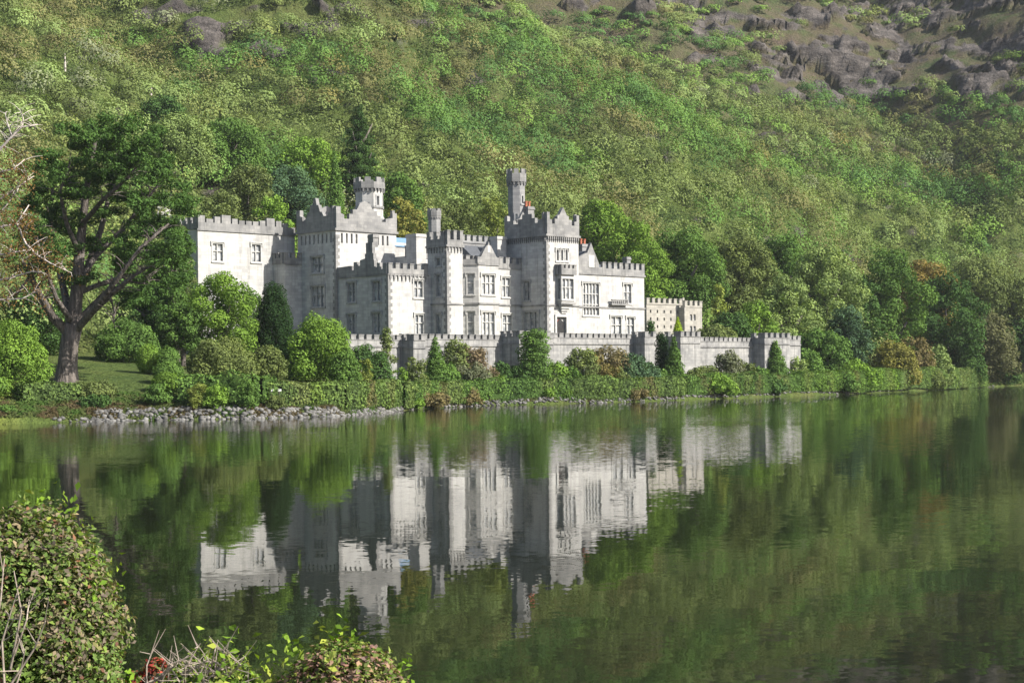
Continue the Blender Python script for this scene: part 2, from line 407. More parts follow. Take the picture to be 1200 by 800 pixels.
def build_water():
    m, n, out = mat('lake_water')
    geo = N(n, 'ShaderNodeNewGeometry').outputs['Position']
    b = N(n, 'ShaderNodeBsdfPrincipled'); b.inputs['Base Color'].default_value = (.008, .010, .005, 1)
    b.inputs['Roughness'].default_value = .015; b.inputs['IOR'].default_value = 1.15
    def slopes(sx, sy, sc, det):
        mp = N(n, 'ShaderNodeMapping'); mp.inputs['Scale'].default_value = (sx, sy, 1); n.links.new(geo, mp.inputs[0])
        t = noise_tex(n, sc, det, .55, mp.outputs[0])
        s = N(n, 'ShaderNodeVectorMath', operation='SUBTRACT'); n.links.new(t.outputs['Color'], s.inputs[0]); s.inputs[1].default_value = (.5, .5, .5)
        return s.outputs[0]
    def scale(v, f):
        s = N(n, 'ShaderNodeVectorMath', operation='SCALE'); n.links.new(v, s.inputs[0])
        if hasattr(f, 'links'): n.links.new(f, s.inputs['Scale'])
        else: s.inputs['Scale'].default_value = f
        return s.outputs[0]
    def add(a, c):
        s = N(n, 'ShaderNodeVectorMath', operation='ADD'); n.links.new(a, s.inputs[0])
        if hasattr(c, 'links'): n.links.new(c, s.inputs[1])
        else: s.inputs[1].default_value = c
        return s.outputs[0]
    fine = slopes(.75, 1.0, 4.2, 3); mid = slopes(.35, .8, .5, 2)
    # breeze patches
    bz = N(n, 'ShaderNodeMapping'); bz.inputs['Scale'].default_value = (.006, .016, 1); n.links.new(geo, bz.inputs[0])
    bn = noise_tex(n, 1.0, 3, .5, bz.outputs[0])
    patch = ramp(n, bn.outputs[0], [(.42, (.35, .35, .35)), (.62, (1.3, 1.3, 1.3))]).outputs[0]
    sepp = N(n, 'ShaderNodeSeparateXYZ'); n.links.new(geo, sepp.inputs[0])
    # open water towards the right end of the lake is ruffled by wind
    wx = N(n, 'ShaderNodeMapRange'); wx.inputs['From Min'].default_value = 14; wx.inputs['From Max'].default_value = 60; n.links.new(sepp.outputs[0], wx.inputs[0])
    wy = N(n, 'ShaderNodeMapRange'); wy.inputs['From Min'].default_value = 95; wy.inputs['From Max'].default_value = 230; n.links.new(sepp.outputs[1], wy.inputs[0])
    wm = N(n, 'ShaderNodeMath', operation='MULTIPLY'); n.links.new(wx.outputs[0], wm.inputs[0]); n.links.new(wy.outputs[0], wm.inputs[1])
    gn = ramp(n, bn.outputs[0], [(.40, (.15, .15, .15)), (.6, (1, 1, 1))]).outputs[0]
    wm2 = N(n, 'ShaderNodeMath', operation='MULTIPLY'); n.links.new(wm.outputs[0], wm2.inputs[0]); n.links.new(gn, wm2.inputs[1])
    wind = slopes(1, 1.6, 1.2, 3)
    off = N(n, 'ShaderNodeMapRange'); off.inputs['From Min'].default_value = 70; off.inputs['From Max'].default_value = 150; off.inputs['To Min'].default_value = .034; off.inputs['To Max'].default_value = .12; n.links.new(sepp.outputs[1], off.inputs[0])
    v = add(scale(scale(fine, patch), off.outputs[0]), scale(mid, .010))
    wsc = N(n, 'ShaderNodeMath', operation='MULTIPLY'); n.links.new(wm2.outputs[0], wsc.inputs[0]); wsc.inputs[1].default_value = .42
    v = add(v, scale(wind, wsc.outputs[0]))
    fl = N(n, 'ShaderNodeVectorMath', operation='MULTIPLY'); n.links.new(v, fl.inputs[0]); fl.inputs[1].default_value = (1, 1, 0)
    nv = N(n, 'ShaderNodeVectorMath', operation='NORMALIZE'); n.links.new(add(fl.outputs[0], (0, 0, 1)), nv.inputs[0])
    n.links.new(nv.outputs[0], b.inputs['Normal']); n.links.new(b.outputs[0], out.inputs[0])
    xs = np.array([-900, 900.]); co = np.array([(-900, -40, 0), (900, -40, 0), (900, 900, 0), (-900, 900, 0)], float)
    o = link('lake_water', np_mesh('lake_water', co, np.array([[0, 1, 2, 3]]), m))
    tag(o, 'dark still lake mirroring the castle and the wooded hill', 'lake', kind='structure')
build_water()
def build_bank():
    xs = np.linspace(-40, 40, 161); ys = np.linspace(-25, 16, 120)
    X, Y = np.meshgrid(xs, ys)
    Z = np.interp(Y + (fbm(X / 3, Y / 3, 2, 3) - .5) * 1.5, [-25, 5, 8, 12.5, 16], [2.6, 2.35, 2.1, -.1, -1]) + (fbm(X / .8, Y / .8, 8, 3) - .5) * .12
    nx = len(xs); ny = len(ys); i = np.arange(nx - 1)[None, :] + (np.arange(ny - 1) * nx)[:, None]
    Q = np.stack([i, i + 1, i + 1 + nx, i + nx], -1).reshape(-1, 4)
    o = link('near_bank_ground', np_mesh('near_bank_ground', np.stack([X, Y, Z], -1).reshape(-1, 3), Q, plain('bank_soil', (.06, .07, .03), .95, .1, .4, 2), None, True))
    tag(o, 'grassy near bank of the lake under the foreground bushes', 'ground', kind='structure')
build_bank()
# ------------------------------------------------------------------ castle (local frame: a along the front, b inwards, z up)
CROT = math.atan2(UY, UX)
def cworld(a, b): return OX + a * UX + b * VX, OY + a * UY + b * VY
def cd(a, b): return OY + a * UY + b * VY
FN, LN = (0, -1), (-1, 0)
def face(mb, O, D, L, z0, z1, Nn, holes=(), depth=.35, back=True):
    ss = sorted({0, L, *[h[0] for h in holes], *[h[1] for h in holes]}); zs = sorted({z0, z1, *[h[2] for h in holes], *[h[3] for h in holes]})
    P = lambda s, z, d=0: (O[0] + D[0] * s - Nn[0] * d, O[1] + D[1] * s - Nn[1] * d, z)
    for i in range(len(ss) - 1):
        for j in range(len(zs) - 1):
            cs, cz = (ss[i] + ss[i + 1]) / 2, (zs[j] + zs[j + 1]) / 2
            if any(h[0] < cs < h[1] and h[2] < cz < h[3] for h in holes): continue
            mb.quad(P(ss[i], zs[j]), P(ss[i + 1], zs[j]), P(ss[i + 1], zs[j + 1]), P(ss[i], zs[j + 1]))
    for (a, b, c, d, *r) in holes:
        mb.quad(P(a, c), P(a, c, depth), P(a, d, depth), P(a, d)); mb.quad(P(b, c), P(b, d), P(b, d, depth), P(b, c, depth))
        mb.quad(P(a, d), P(a, d, depth), P(b, d, depth), P(b, d)); mb.quad(P(a, c), P(b, c), P(b, c, depth), P(a, c, depth))
        if not r: mb.quad(P(a, c, depth), P(b, c, depth), P(b, d, depth), P(a, d, depth))
def window(parent, O, D, Nn, h, lights=2, rows=2, dark=False, off=(0, 0, 0), hood=True, depth=.35):
    a, b, c, d = h[:4]; f = MB(off); tr = .2; W = b - a
    bx = lambda s0, s1, n0, n1, z0, z1: f.obox(O, D, Nn, s0, s1, n0, n1, z0, z1)
    bx(a - tr, a, -.05, .07, c - .1, d + tr); bx(b, b + tr, -.05, .07, c - .1, d + tr); bx(a, b, -.05, .07, d, d + tr)
    bx(a - tr - .08, b + tr + .08, -.05, .17, c - .32, c - .1)
    bx(a, b, -depth + .06, -.02, c - .1, c)
    if hood:
        bx(a - tr - .14, b + tr + .14, -.05, .2, d + tr, d + tr + .16)
        bx(a - tr - .14, a - tr, -.05, .2, d - .35, d + tr); bx(b + tr, b + tr + .14, -.05, .2, d - .35, d + tr)
    mw = .15
    for k in range(1, lights):
        s = a + W * k / lights; bx(s - mw / 2, s + mw / 2, -depth + .03, -.1, c, d)
    for k in range(1, rows):
        z = c + (d - c) * (k / rows if rows != 2 else .58)
        for q in range(lights):
            s0 = a + W * q / lights + (mw / 2 if q else 0); s1 = a + W * (q + 1) / lights - (mw / 2 if q < lights - 1 else 0)
            bx(s0, s1, -depth + .05, -.13, z - .07, z + .07)
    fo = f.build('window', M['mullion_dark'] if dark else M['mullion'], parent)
    g = MB(off); n = -depth + .02
    q = lambda s, z: (O[0] + D[0] * s + Nn[0] * n, O[1] + D[1] * s + Nn[1] * n, z)
    g.quad(q(a, c), q(b, c), q(b, d), q(a, d)); g.build('pane', M['glass'], fo)
    return fo
def crenel(mb, O, D, Nn, L, z, h, mw=.9, gap=.7, mh=.8, n0=-.35, n1=.15, start=True):
    """a parapet wall of height h with merlons of height mh on it"""
    mb.obox(O, D, Nn, 0, L, n0, n1, z, z + h)
    k = max(1, round((L - mw) / (mw + gap))); st = (L - mw) / k if k else L
    for i in range(k + 1):
        s = i * st; mb.obox(O, D, Nn, s + .004, min(s + mw, L) - .004, n0 + .02, n1 - .02, z + h, z + h + mh)
        mb.obox(O, D, Nn, s - .05, min(s + mw, L) + .05, n0 - .04, n1 + .05, z + h + mh, z + h + mh + .12)
def string(mb, O, D, Nn, L, z, h=.25, p=.16): mb.obox(O, D, Nn, -p * .9, L + p * .9, -.1, p, z, z + h)
def corbels(mb, O, D, Nn, L, z, h=.8, w=.3, gap=.45, p=.3):
    k = max(2, int(L / (w + gap)))
    for i in range(k):
        s = (i + .5) * L / k; mb.obox(O, D, Nn, s - w / 2, s + w / 2, -.05, p, z - h, z)
        mb.obox(O, D, Nn, s - w / 2 + .03, s + w / 2 - .03, -.05, p * .55, z - h - .35, z - h)
def quoins(mb, a, b, z0, z1):     # at a front-left corner
    z = z0; k = 0
    while z < z1 - .5:
        l1, l2 = (.75, .4) if k % 2 else (.4, .75)
        mb.box(a - .05, a + l1, b - .05, b - .0, z, z + .5); mb.box(a - .05, a, b, b + l2, z, z + .5)
        z += .52; k += 1
def block(parent, name, a0, a1, b0, b1, z1, fw=(), lw=(), m='white_stone', z0=5.5, roof=None, off=(0, 0, 0), blind_f=(), blind_l=(), dark=False):
    mb = MB(off)
    face(mb, (a0, b0), (1, 0), a1 - a0, z0, z1, FN, [tuple(h[:4]) + (1,) for h in fw] + list(blind_f))
    face(mb, (a0, b0), (0, 1), b1 - b0, z0, z1, LN, [tuple(h[:4]) + (1,) for h in lw] + list(blind_l))
    face(mb, (a0, b1), (1, 0), a1 - a0, z0, z1, (0, 1)); face(mb, (a1, b0), (0, 1), b1 - b0, z0, z1, (1, 0))
    mb.quad((a0, b0, z1), (a1, b0, z1), (a1, b1, z1), (a0, b1, z1))
    o = mb.build(name, M[m], parent)
    root = parent
    for h in fw: window(root, (a0, b0), (1, 0), FN, h, h[4], h[5], off=off)
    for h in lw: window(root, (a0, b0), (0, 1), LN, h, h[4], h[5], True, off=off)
    return o
def fwin(x0, y0, x1, y1, b, a0, lights=2, rows=2):
    p = fp(x0, y0, b); q = fp(x1, y1, b); p2 = fp(x0, y1, b); q2 = fp(x1, y0, b)
    return (p[0] - a0, q[0] - a0, (p2[1] + q[1]) / 2, (p[1] + q2[1]) / 2, lights, rows)
def lwin(x0, y0, x1, y1, a, b0, lights=2, rows=2):
    p = lp(x0, y0, a); q = lp(x1, y1, a); p2 = lp(x0, y1, a); q2 = lp(x1, y0, a)
    return (q[0] - b0, p[0] - b0, (p2[1] + q[1]) / 2, (p[1] + q2[1]) / 2, lights, rows)
def octa_pts(c, r, k=8, ph=math.pi / 8): return [(c[0] + r * math.cos(ph + 2 * math.pi * i / k), c[1] + r * math.sin(ph + 2 * math.pi * i / k)) for i in range(k)]
def octagon(parent, name, c, r, z0, z1, m, slits=(), par=(.7, .6), head=None, base_off=0):
    """octagonal turret; slits: (side, z0, z1, width). sides count from the one after angle 22.5 deg"""
    mb = MB(); P = octa_pts(c, r); S = 2 * r * math.sin(math.pi / 8)
    hs = []
    for i in range(8):
        p, q = P[i], P[(i + 1) % 8]; D = ((q[0] - p[0]) / S, (q[1] - p[1]) / S); Nn = (D[1], -D[0])
        h = [(S / 2 - s[3] / 2, S / 2 + s[3] / 2, s[1], s[2], 1) for s in slits if s[0] == i]
        face(mb, p, D, S, z0, z1, Nn, h, .3); hs += [(p, D, Nn, x) for x in h]
    mb.quad(*[(x, y, z1) for x, y in P])
    o = mb.build(name, M[m], parent)
    for (p, D, Nn, x) in hs: window(parent, p, D, Nn, x, 1, 2 if x[3] - x[2] > 1.6 else 1, True, hood=False, depth=.28)
    t = MB(); rh = head or r + .22
    t.prism(octa_pts(c, r + .1), z1 - .55, z1 - .3); t.prism(octa_pts(c, rh), z1 - .3, z1 + par[0])
    Q = octa_pts(c, rh); Sh = 2 * rh * math.sin(math.pi / 8)
    for i in range(8):
        p, q = Q[i], Q[(i + 1) % 8]; D = ((q[0] - p[0]) / Sh, (q[1] - p[1]) / Sh); Nn = (D[1], -D[0])
        wd = min(.9, Sh * .55)
        t.obox(p, D, Nn, Sh / 2 - wd / 2, Sh / 2 + wd / 2, -.35, -.01, z1 + par[0], z1 + par[0] + par[1])
        k = max(2, int(Sh / .5))
        for j in range(k):
            s = (j + .5) * Sh / k; t.obox(p, D, Nn, s - .1, s + .1, -.4, -.03, z1 - .8, z1 - .3)
    t.build('battlement', M['trim_stone'], o)
    return o
def chimney(parent, a0, a1, b0, b1, z0, z1, m='trim_stone', pots=0):
    mb = MB(); mb.box(a0, a1, b0, b1, z0, z1 - .5); mb.box(a0 - .12, a1 + .12, b0 - .12, b1 + .12, z1 - .5, z1 - .25); mb.box(a0 - .04, a1 + .04, b0 - .04, b1 + .04, z1 - .25, z1)
    o = mb.build('chimney', M[m], parent)
    for k in range(pots):
        p = MB(); x = a0 + (a1 - a0) * (k + .5) / pots; p.prism(octa_pts((x, (b0 + b1) / 2), .2), z1, z1 + .75); p.prism(octa_pts((x, (b0 + b1) / 2), .26), z1 + .75, z1 + .9); p.build('chimney_pot', M['pot'], o)
    return o
def zf(px, py, b): return fp(px, py, b)[1]
def af(px, b): return fp(px, 350, b)[0]
def bl(px, a): return lp(px, 350, a)[0]

def build_castle():
    K = empty('castle', (OX, OY, 0), CROT)
    tag(K, 'pale stone lakeside castle with battlements, towers and turrets above the long terrace wall', 'castle')
    # ---------- front block with the shaded gable end (px 396..500)
    bA = bl(396, 0); aC1 = af(503, 0); zc = zf(457, 321.5, 0); zp = zf(457, 308, 0)
    lw = [lwin(407.5, 331.6, 416.8, 353.6, 0, 0, 2, 2), lwin(436.9, 330, 446.5, 352, 0, 0, 2, 2), lwin(407.5, 368.8, 416.8, 391, 0, 0, 2, 2), lwin(436.9, 367, 446.5, 389.5, 0, 0, 2, 2)]
    fw = [fwin(485, 329, 495.2, 348, 0, 0), fwin(486.4, 368.8, 496, 391, 0, 0)]
    o = block(K, 'corner_block', 0, aC1 + 1, 0, bA, zc + .3, fw, lw)
    q = MB(); quoins(q, 0, 0, 6.5, zc); q.build('quoins', M['trim_stone'], o)
    b = MB(); crenel(b, (-.02, -.02), (1, 0), FN, aC1 - .3, zc + .15, .75, .75, .65, zp - zc - 1.0)
    corbels(b, (0, 0), (1, 0), FN, aC1 - .4, zc + .12, .7, .25, .5, .22); string(b, (0, 0), (1, 0), FN, aC1 - .2, zc - .1, .22)
    # stepped gable on the left side with a tall stack at its centre
    z0 = zc + .15; hN = zp - z0
    L = bA; cs = bl(435, 0)
    st = [(0, hN), (.9, hN), (.9, hN - .85), (1.5, hN - .85), (1.5, hN + .1), (2.2, hN + .1), (2.2, hN - .5), (2.8, hN - .5), (2.8, hN + .5), (cs - 1.0, hN + .7), (cs - 1.0, hN + 1.6), (cs - .75, hN + 1.6), (cs - .75, hN + 3.2), (cs + .75, hN + 3.2), (cs + .75, hN + 1.6), (cs + 1.0, hN + 1.6), (cs + 1.0, hN + .9),
          (cs + 2.2, hN + .7), (cs + 2.2, hN - .1), (cs + 2.9, hN - .1), (cs + 2.9, hN + .5), (cs + 3.7, hN + .5), (cs + 3.7, hN - .7), (cs + 4.4, hN - .7), (cs + 4.4, hN)]
    st = [p for p in st if p[0] < L] + [(L - .05, hN - .1), (L - .05, 0), (0, 0)]
    b.slab((-.02, .16), (0, 1), LN, [(s, z0 + z) for s, z in st], -.4, .15)
    string(b, (0, 0), (0, 1), LN, L - .2, zc - .1, .22)
    b.build('battlement', M['trim_stone'], o)
    chimney(K, .05, 1.0, cs - .55, cs + .55, z0 + hN + 2.6, zf(435, 272, 1) , 'trim_stone')
    # ---------- square tower behind it (px 349..465)
    tb0 = bA; tb1 = bl(349.5, -.3); ta0 = -.3; ta1 = af(465, tb0); tz = zf(394, 268, tb0)
    lw = [lwin(365.4, 301.4, 379, 319, ta0, tb0), lwin(365.4, 335.8, 380.5, 359, ta0, tb0, 3, 2)]
    sl = []
    Lf = ta1 - ta0; Ll = tb1 - tb0
    bf = [(s, s + .38, tz - 2.1, tz - .6) for s in [1.0, 1.95, 2.9, 3.85, 6.2, 7.15, 8.1, 9.05, 10.0] if s < Lf - .6]
    blh = [(s, s + .38, tz - 2.0, tz - .6) for s in np.arange(1.0, Ll - .9, 1.05)]
    o = block(K, 'square_tower', ta0, ta1, tb0, tb1, tz + .4, [], lw, blind_f=bf, blind_l=blh)
    b = MB(); zz = tz
    string(b, (ta0, tb0), (1, 0), FN, Lf, tz - .25, .35, .28); string(b, (ta0, tb0), (0, 1), LN, Ll, tz - .25, .35, .28)
    pf = [(0, 0), (0, 3.3), (.85, 3.3), (.85, 2.3), (1.5, 2.1), (1.5, 1.5), (2.5, 1.5), (2.5, 2.3), (3.2, 2.3), (3.2, 3.0), (4.0, 3.0), (4.6, 4.0), (5.6, 4.4), (6.6, 4.0), (7.2, 3.0), (8.0, 3.0), (8.0, 2.3), (8.7, 2.3), (8.7, 1.4), (9.7, 1.4), (9.7, 1.9), (Lf - .85, 2.1), (Lf - .85, 2.9), (Lf, 2.9), (Lf, 0)]
    b.slab((ta0, tb0), (1, 0), FN, [(s, tz + .1 + z) for s, z in pf], -.4, .2)
    c = Ll / 2
    pl = [(.41, 0), (.41, 3.4), (.9, 3.4), (.9, 2.5), (1.6, 2.4), (1.6, 2.0), (c - 2.1, 2.0), (c - 1.6, 2.7), (c - 1.2, 2.7), (c - .8, 3.8), (c - .4, 3.8), (c - .1, 4.9), (c + .35, 4.9), (c + .7, 3.9), (c + 1.1, 3.9), (c + 1.5, 2.8), (c + 1.9, 2.8), (c + 2.3, 1.9),
          (Ll - 1.5, 1.5), (Ll - 1.5, 2.2), (Ll - .9, 2.4), (Ll - .9, 3.3), (Ll, 3.3), (Ll, 0)]
    b.slab((ta0, tb0), (0, 1), LN, [(s, tz + .1 + z) for s, z in pl], -.4, .2)
    b.slab((ta0, tb1), (1, 0), (0, 1), [(s, tz + .1 + z) for s, z in pf], -.4, .1); b.slab((ta1, tb0), (0, 1), (1, 0), [(s, tz + .1 + z) for s, z in pl], -.4, .1)
    b.build('battlement', M['trim_stone'], o)
    q = MB(); quoins(q, ta0, tb0, 9, tz - .4); q.build('quoins', M['trim_stone'], o)
    # turret standing on the square tower
    cb = tb0 + 4.2; ca = af(434, cb); zt = zf(434, 220, cb)
    octagon(K, 'roof_turret', (ca, cb), 2.25, tz, zt, 'white_stone', [(5, zt - 2.9, zt - 1.5, .4), (6, zt - 2.9, zt - 1.4, .42), (4, zt - 4.2, zt - 2.6, .4)], (.7, .75), 2.6)
    b = MB(); b.prism(octa_pts((ca, cb), 2.4), zt - 3.4, zt - 3.1); b.build('string_course', M['trim_stone'], K)
    # ---------- long plain wing at the far left (px 232..349)
    wb = 23.5; a0 = af(232.5, wb); a1 = ta0 + 1; z1 = zf(290, 272.5, wb)
    wf = [fwin(249, 285.5, 261, 305.5, wb, a0), fwin(295, 286.5, 305.5, 306.5, wb, a0)]
    o = block(K, 'plain_wing', a0, a1, wb, wb + 9, z1, wf, [])
    b = MB(); string(b, (a0, wb), (1, 0), FN, a1 - a0, z1 - .1, .25, .2); L = a1 - a0
    b.obox((a0, wb), (1, 0), FN, 0, L, -.4, .16, z1 + .15, z1 + 1.15)
    s = 0
    for k, (wd, hh) in enumerate([(1.2, 1.0), (1.2, .55), (1.0, .95), (1.6, 1.25), (1.0, .8), (1.0, .6), (1.0, .6), (1.0, .6), (1.0, .8), (1.5, 1.25), (1.0, .9), (1.0, .6), (1.2, .6)]):
        if s + wd < L: b.obox((a0, wb), (1, 0), FN, s, s + wd, -.38, .14, z1 + 1.15, z1 + 1.15 + hh)
        s += wd + .28
    crenel(b, (a0 + .2, wb + .5), (0, 1), LN, 8.3, z1 + .15, .9)
    b.build('battlement', M['trim_stone'], o)
    # low shaded link between wing and tower
    a0, b0 = af(334, 20.5), 20.5; z1 = zf(345, 309, b0)
    o = block(K, 'link_block', a0, ta0 + .5, b0, wb + .2, z1, [], [lwin(336, 322, 342, 338, a0, b0)] if False else [], m='white_stone')
    b = MB(); crenel(b, (a0, b0), (1, 0), FN, ta0 - a0, z1, .9, .6, .5, .7); crenel(b, (a0, b0 + .4), (0, 1), LN, wb - b0 - .4, z1, .9, .6, .5, .7); string(b, (a0, b0), (1, 0), FN, ta0 - a0, z1 - .2)
    b.build('battlement', M['trim_stone'], o)
    # ---------- set back storey behind the front block (px 464..503)
    b0 = 9; a0 = ta1 - .4; a1 = af(506, b0); z1 = zf(475, 300, b0)
    o = block(K, 'rear_storey', a0, a1, b0, b0 + 9, z1)
    b = MB(); crenel(b, (a0, b0), (1, 0), FN, a1 - a0, z1, .6, .8, .7, .9); string(b, (a0, b0), (1, 0), FN, a1 - a0, z1 - .2); b.build('battlement', M['trim_stone'], o)
    rz = zf(475, 281, b0 + 3)
    b = MB(); b.box(af(464, b0 + 3), af(487, b0 + 3), b0 + 3, b0 + 6, z1 - .3, rz - .5); o2 = b.build('dormer', M['white_stone'], K)
    b = MB(); b.slab((af(464, b0 + 3) - .2, b0 + 2.8), (0, 1), LN, [(0, rz - 1.15), (0, rz - 1.0), (3.4, rz + .6), (3.4, rz + .45)], -5.4 + .0, 0); b.build('dormer_roof', M['blue'], o2)
    ca0 = af(488.5, 6); chimney(K, ca0, af(500, 6), 6, 8.4, zc, zf(494, 274, 6), 'white_stone')
    # ---------- octagonal stair turret (px 503..542)
    tb = -3.6; t0 = af(524, tb); t1 = af(542.5, tb); z1 = zf(524, 287, tb); c = ((t0 + t1) / 2, tb + 2.4)
    lw = [lwin(511.6, 322, 517.2, 347, t0, tb, 1, 2), lwin(511.6, 368, 517, 391, t0, tb, 1, 2), lwin(512, 303, 516.5, 311, t0, tb, 1, 1)]
    te = bl(501.5, t0); o = block(K, 'stair_turret', t0, t1, tb, te, z1, [], lw)
    b = MB(); Lt = t1 - t0
    for (O_, D_, N_, L_) in (((t0, tb), (1, 0), FN, Lt), ((t0, tb), (0, 1), LN, te - tb)):
        string(b, O_, D_, N_, L_, z1 - .25, .32, .24); corbels(b, O_, D_, N_, L_, z1 - .25, .5, .22, .35, .2)
        string(b, O_, D_, N_, L_, zf(524, 356, tb) - .1)
    crenel(b, (t0, tb), (1, 0), FN, Lt, z1 + .07, .75, .6, 1.0, 1.3, -.4, .2); crenel(b, (t0, tb + .45), (0, 1), LN, te - tb - .5, z1 + .07, .9, .7, 1.0, 1.0, -.4, .2)
    crenel(b, (t1, tb + .45), (0, 1), (1, 0), te - tb - .5, z1 + .07, .9, .7, 1.0, 1.0, -.4, .2); b.build('battlement', M['trim_stone'], o)
    q = MB(); quoins(q, t0, tb, 9, z1 - .6); q.build('quoins', M['trim_stone'], o)
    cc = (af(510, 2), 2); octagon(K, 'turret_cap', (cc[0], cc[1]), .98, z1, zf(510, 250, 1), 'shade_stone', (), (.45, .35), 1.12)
    # ---------- main front with a canted gabled bay (px 536..612)
    b0 = 3.0; a0 = c[0]; a1 = af(641, -2.8) + .5; zc2 = zf(560, 311.5, b0); zs = zf(560, 356.5, b0)
    fw = [fwin(588.2, 325.5, 597.7, 347.5, b0, a0, 2, 2), fwin(588.8, 369, 600, 391, b0, a0, 2, 2)]
    o = block(K, 'main_front', a0, a1, b0, b0 + 14, zc2, fw, [])
    b = MB(); aa = af(538, b0)
    string(b, (aa, b0), (1, 0), FN, a1 - aa - .5, zs - .12); string(b, (aa, b0), (1, 0), FN, a1 - aa - .5, zc2 - .3)
    crenel(b, (aa, b0), (1, 0), FN, af(612, b0) - aa, zc2 - .05, .65, .8, .6, .85)
    b.build('battlement', M['trim_stone'], o)
    b = MB(); b.tube([(af(537.5, b0), b0 - .15, 8), (af(537.5, b0), b0 - .15, zc2)], [.09, .09], 6); b.build('downpipe', M['mullion_dark'], K)
    # bay
    bf_ = 1.2; x0, x1 = af(561, bf_), af(584.5, bf_); w = 1.7; zb = zf(572, 310, bf_)
    mb = MB(); s2 = math.hypot(w, b0 - bf_)
    fcen = [fwin(564.5, 322, 579.5, 344.5, bf_, x0, 3, 2), fwin(565, 366, 579.5, 393, bf_, x0, 3, 2)]
    face(mb, (x0, bf_), (1, 0), x1 - x0, 5.5, zb, FN, [h[:4] + (1,) for h in fcen])
    Dl = ((-w) / s2, (b0 - bf_) / s2); Nl = (-Dl[1], Dl[0]); Nl = (-(b0 - bf_) / s2, -w / s2)
    hl = [(s2 / 2 - .5, s2 / 2 + .5, fcen[0][2], fcen[0][3], 1), (s2 / 2 - .5, s2 / 2 + .5, fcen[1][2], fcen[1][3], 1)]
    face(mb, (x0, bf_), Dl, s2, 5.5, zb, Nl, hl)
    Dr = (w / s2, (b0 - bf_) / s2); Nr = ((b0 - bf_) / s2, -w / s2); face(mb, (x1, bf_), Dr, s2, 5.5, zb, Nr)
    mb.quad((x0, bf_, zb), (x1, bf_, zb), (x1 + w, b0, zb), (x0 - w, b0, zb))
    o = mb.build('gabled_bay', M['white_stone'], K)
    for h in fcen: window(K, (x0, bf_), (1, 0), FN, h, 3, 2)
    for h in hl: window(K, (x0, bf_), Dl, Nl, h, 1, 2)
    b = MB(); zpk = zf(573, 285, bf_); xm = (x0 + x1) / 2
    pts = [(x0 - .25, zb + .15), (x0 - .25, zb + 1.15), (x0 + .45, zb + 1.15), (xm - .5, zpk - .4), (xm - .22, zpk - .4), (xm, zpk + .3), (xm + .22, zpk - .4), (xm + .5, zpk - .4), (x1 - .45, zb + 1.15), (x1 + .25, zb + 1.15), (x1 + .25, zb + .15)]
    b.slab((0, bf_), (1, 0), FN, pts, -.45, .12); b.build('gable', M['trim_stone'], o)
    b = MB(); string(b, (x0, bf_), (1, 0), FN, x1 - x0, zb - .12); string(b, (x0, bf_), (1, 0), FN, x1 - x0, zs - .1); string(b, (x0, bf_), Dl, Nl, s2, zb - .12); string(b, (x0, bf_), Dl, Nl, s2, zs - .1)
    b.obox((x0, bf_), Dl, Nl, .1, s2, -.3, .1, zb + .14, zb + .8); b.obox((x1, bf_), Dr, Nr, .1, s2, -.3, .1, zb + .14, zb + .8); b.build('string_course', M['trim_stone'], o)
    b = MB(); b.box(xm - .3, xm + .3, bf_ - .16, bf_ - .1, zb + 1.9, zb + 3.0); b.build('carved_panel', M['mullion'], o)
    # roof rising behind the main front with a battlemented back wall
    rb = 9.0; ra0, ra1 = af(541, rb), af(590, rb); zr = zf(560, 285.5, rb)
    mb = MB(); mb.slab((ra0, 0), (0, 1), LN, [(b0 + .6, zc2 - .4), (rb, zr - .4), (rb, zc2 - .4)], -(ra1 - ra0), 0); mb.build('slate_roof', M['slate'], K)
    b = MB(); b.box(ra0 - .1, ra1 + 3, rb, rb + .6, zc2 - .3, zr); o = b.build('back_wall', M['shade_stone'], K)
    b = MB(); crenel(b, (ra0 - .1, rb), (1, 0), FN, ra1 - ra0 + 3, zr, .35, .75, .6, .8); crenel(b, (ra0 - .1, rb + .6), (0, 1), LN, 8, zr, .35, .75, .6, .8); b.build('battlement', M['roof_wall'], o)
    chimney(K, af(583.5, 5), af(594, 5), 5, 6.6, zc2, zf(588, 277, 5), 'white_stone')
    # ---------- tall slender turret (px 593..621)
    cb = 9.5; ca = af(606.5, cb); zt = zf(606.5, 212, cb)
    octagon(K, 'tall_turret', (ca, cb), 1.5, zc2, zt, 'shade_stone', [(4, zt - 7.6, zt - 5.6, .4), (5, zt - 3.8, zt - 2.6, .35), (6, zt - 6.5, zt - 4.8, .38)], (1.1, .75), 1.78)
    chimney(K, af(620, 7), af(627, 7), 7, 8.6, zc2, zf(623, 242, 7), 'trim_stone', 2)
    # ---------- entrance tower (px 612..678)
    g0 = -2.8; a0 = af(641, g0); a1 = af(678.5, g0); gb1 = b0 + 3.5; tz = zf(641, 275, g0)
    fw = [fwin(652 + k * 5.2, 292.5, 654.6 + k * 5.2, 305, g0, a0, 1, 1) for k in range(3)]
    door = fwin(651.5, 372, 663, 392, g0, a0)
    ori = fwin(651, 327, 669, 350.5, g0, a0)
    lw = [lwin(613.8, 330, 621, 352, a0, g0), lwin(614.8, 366, 631.5, 388, a0, g0, 3, 2)]
    lw = [h for h in lw if h[1] < b0 - g0 - .2]
    o = block(K, 'entrance_tower', a0, a1, g0, gb1, tz + .3, fw, lw, blind_f=[(door[0], door[1], 8.5, door[3])])
    q = MB(); quoins(q, a0, g0, 9, tz - .6); q.build('quoins', M['trim_stone'], o)
    Lf, Ll = a1 - a0, gb1 - g0
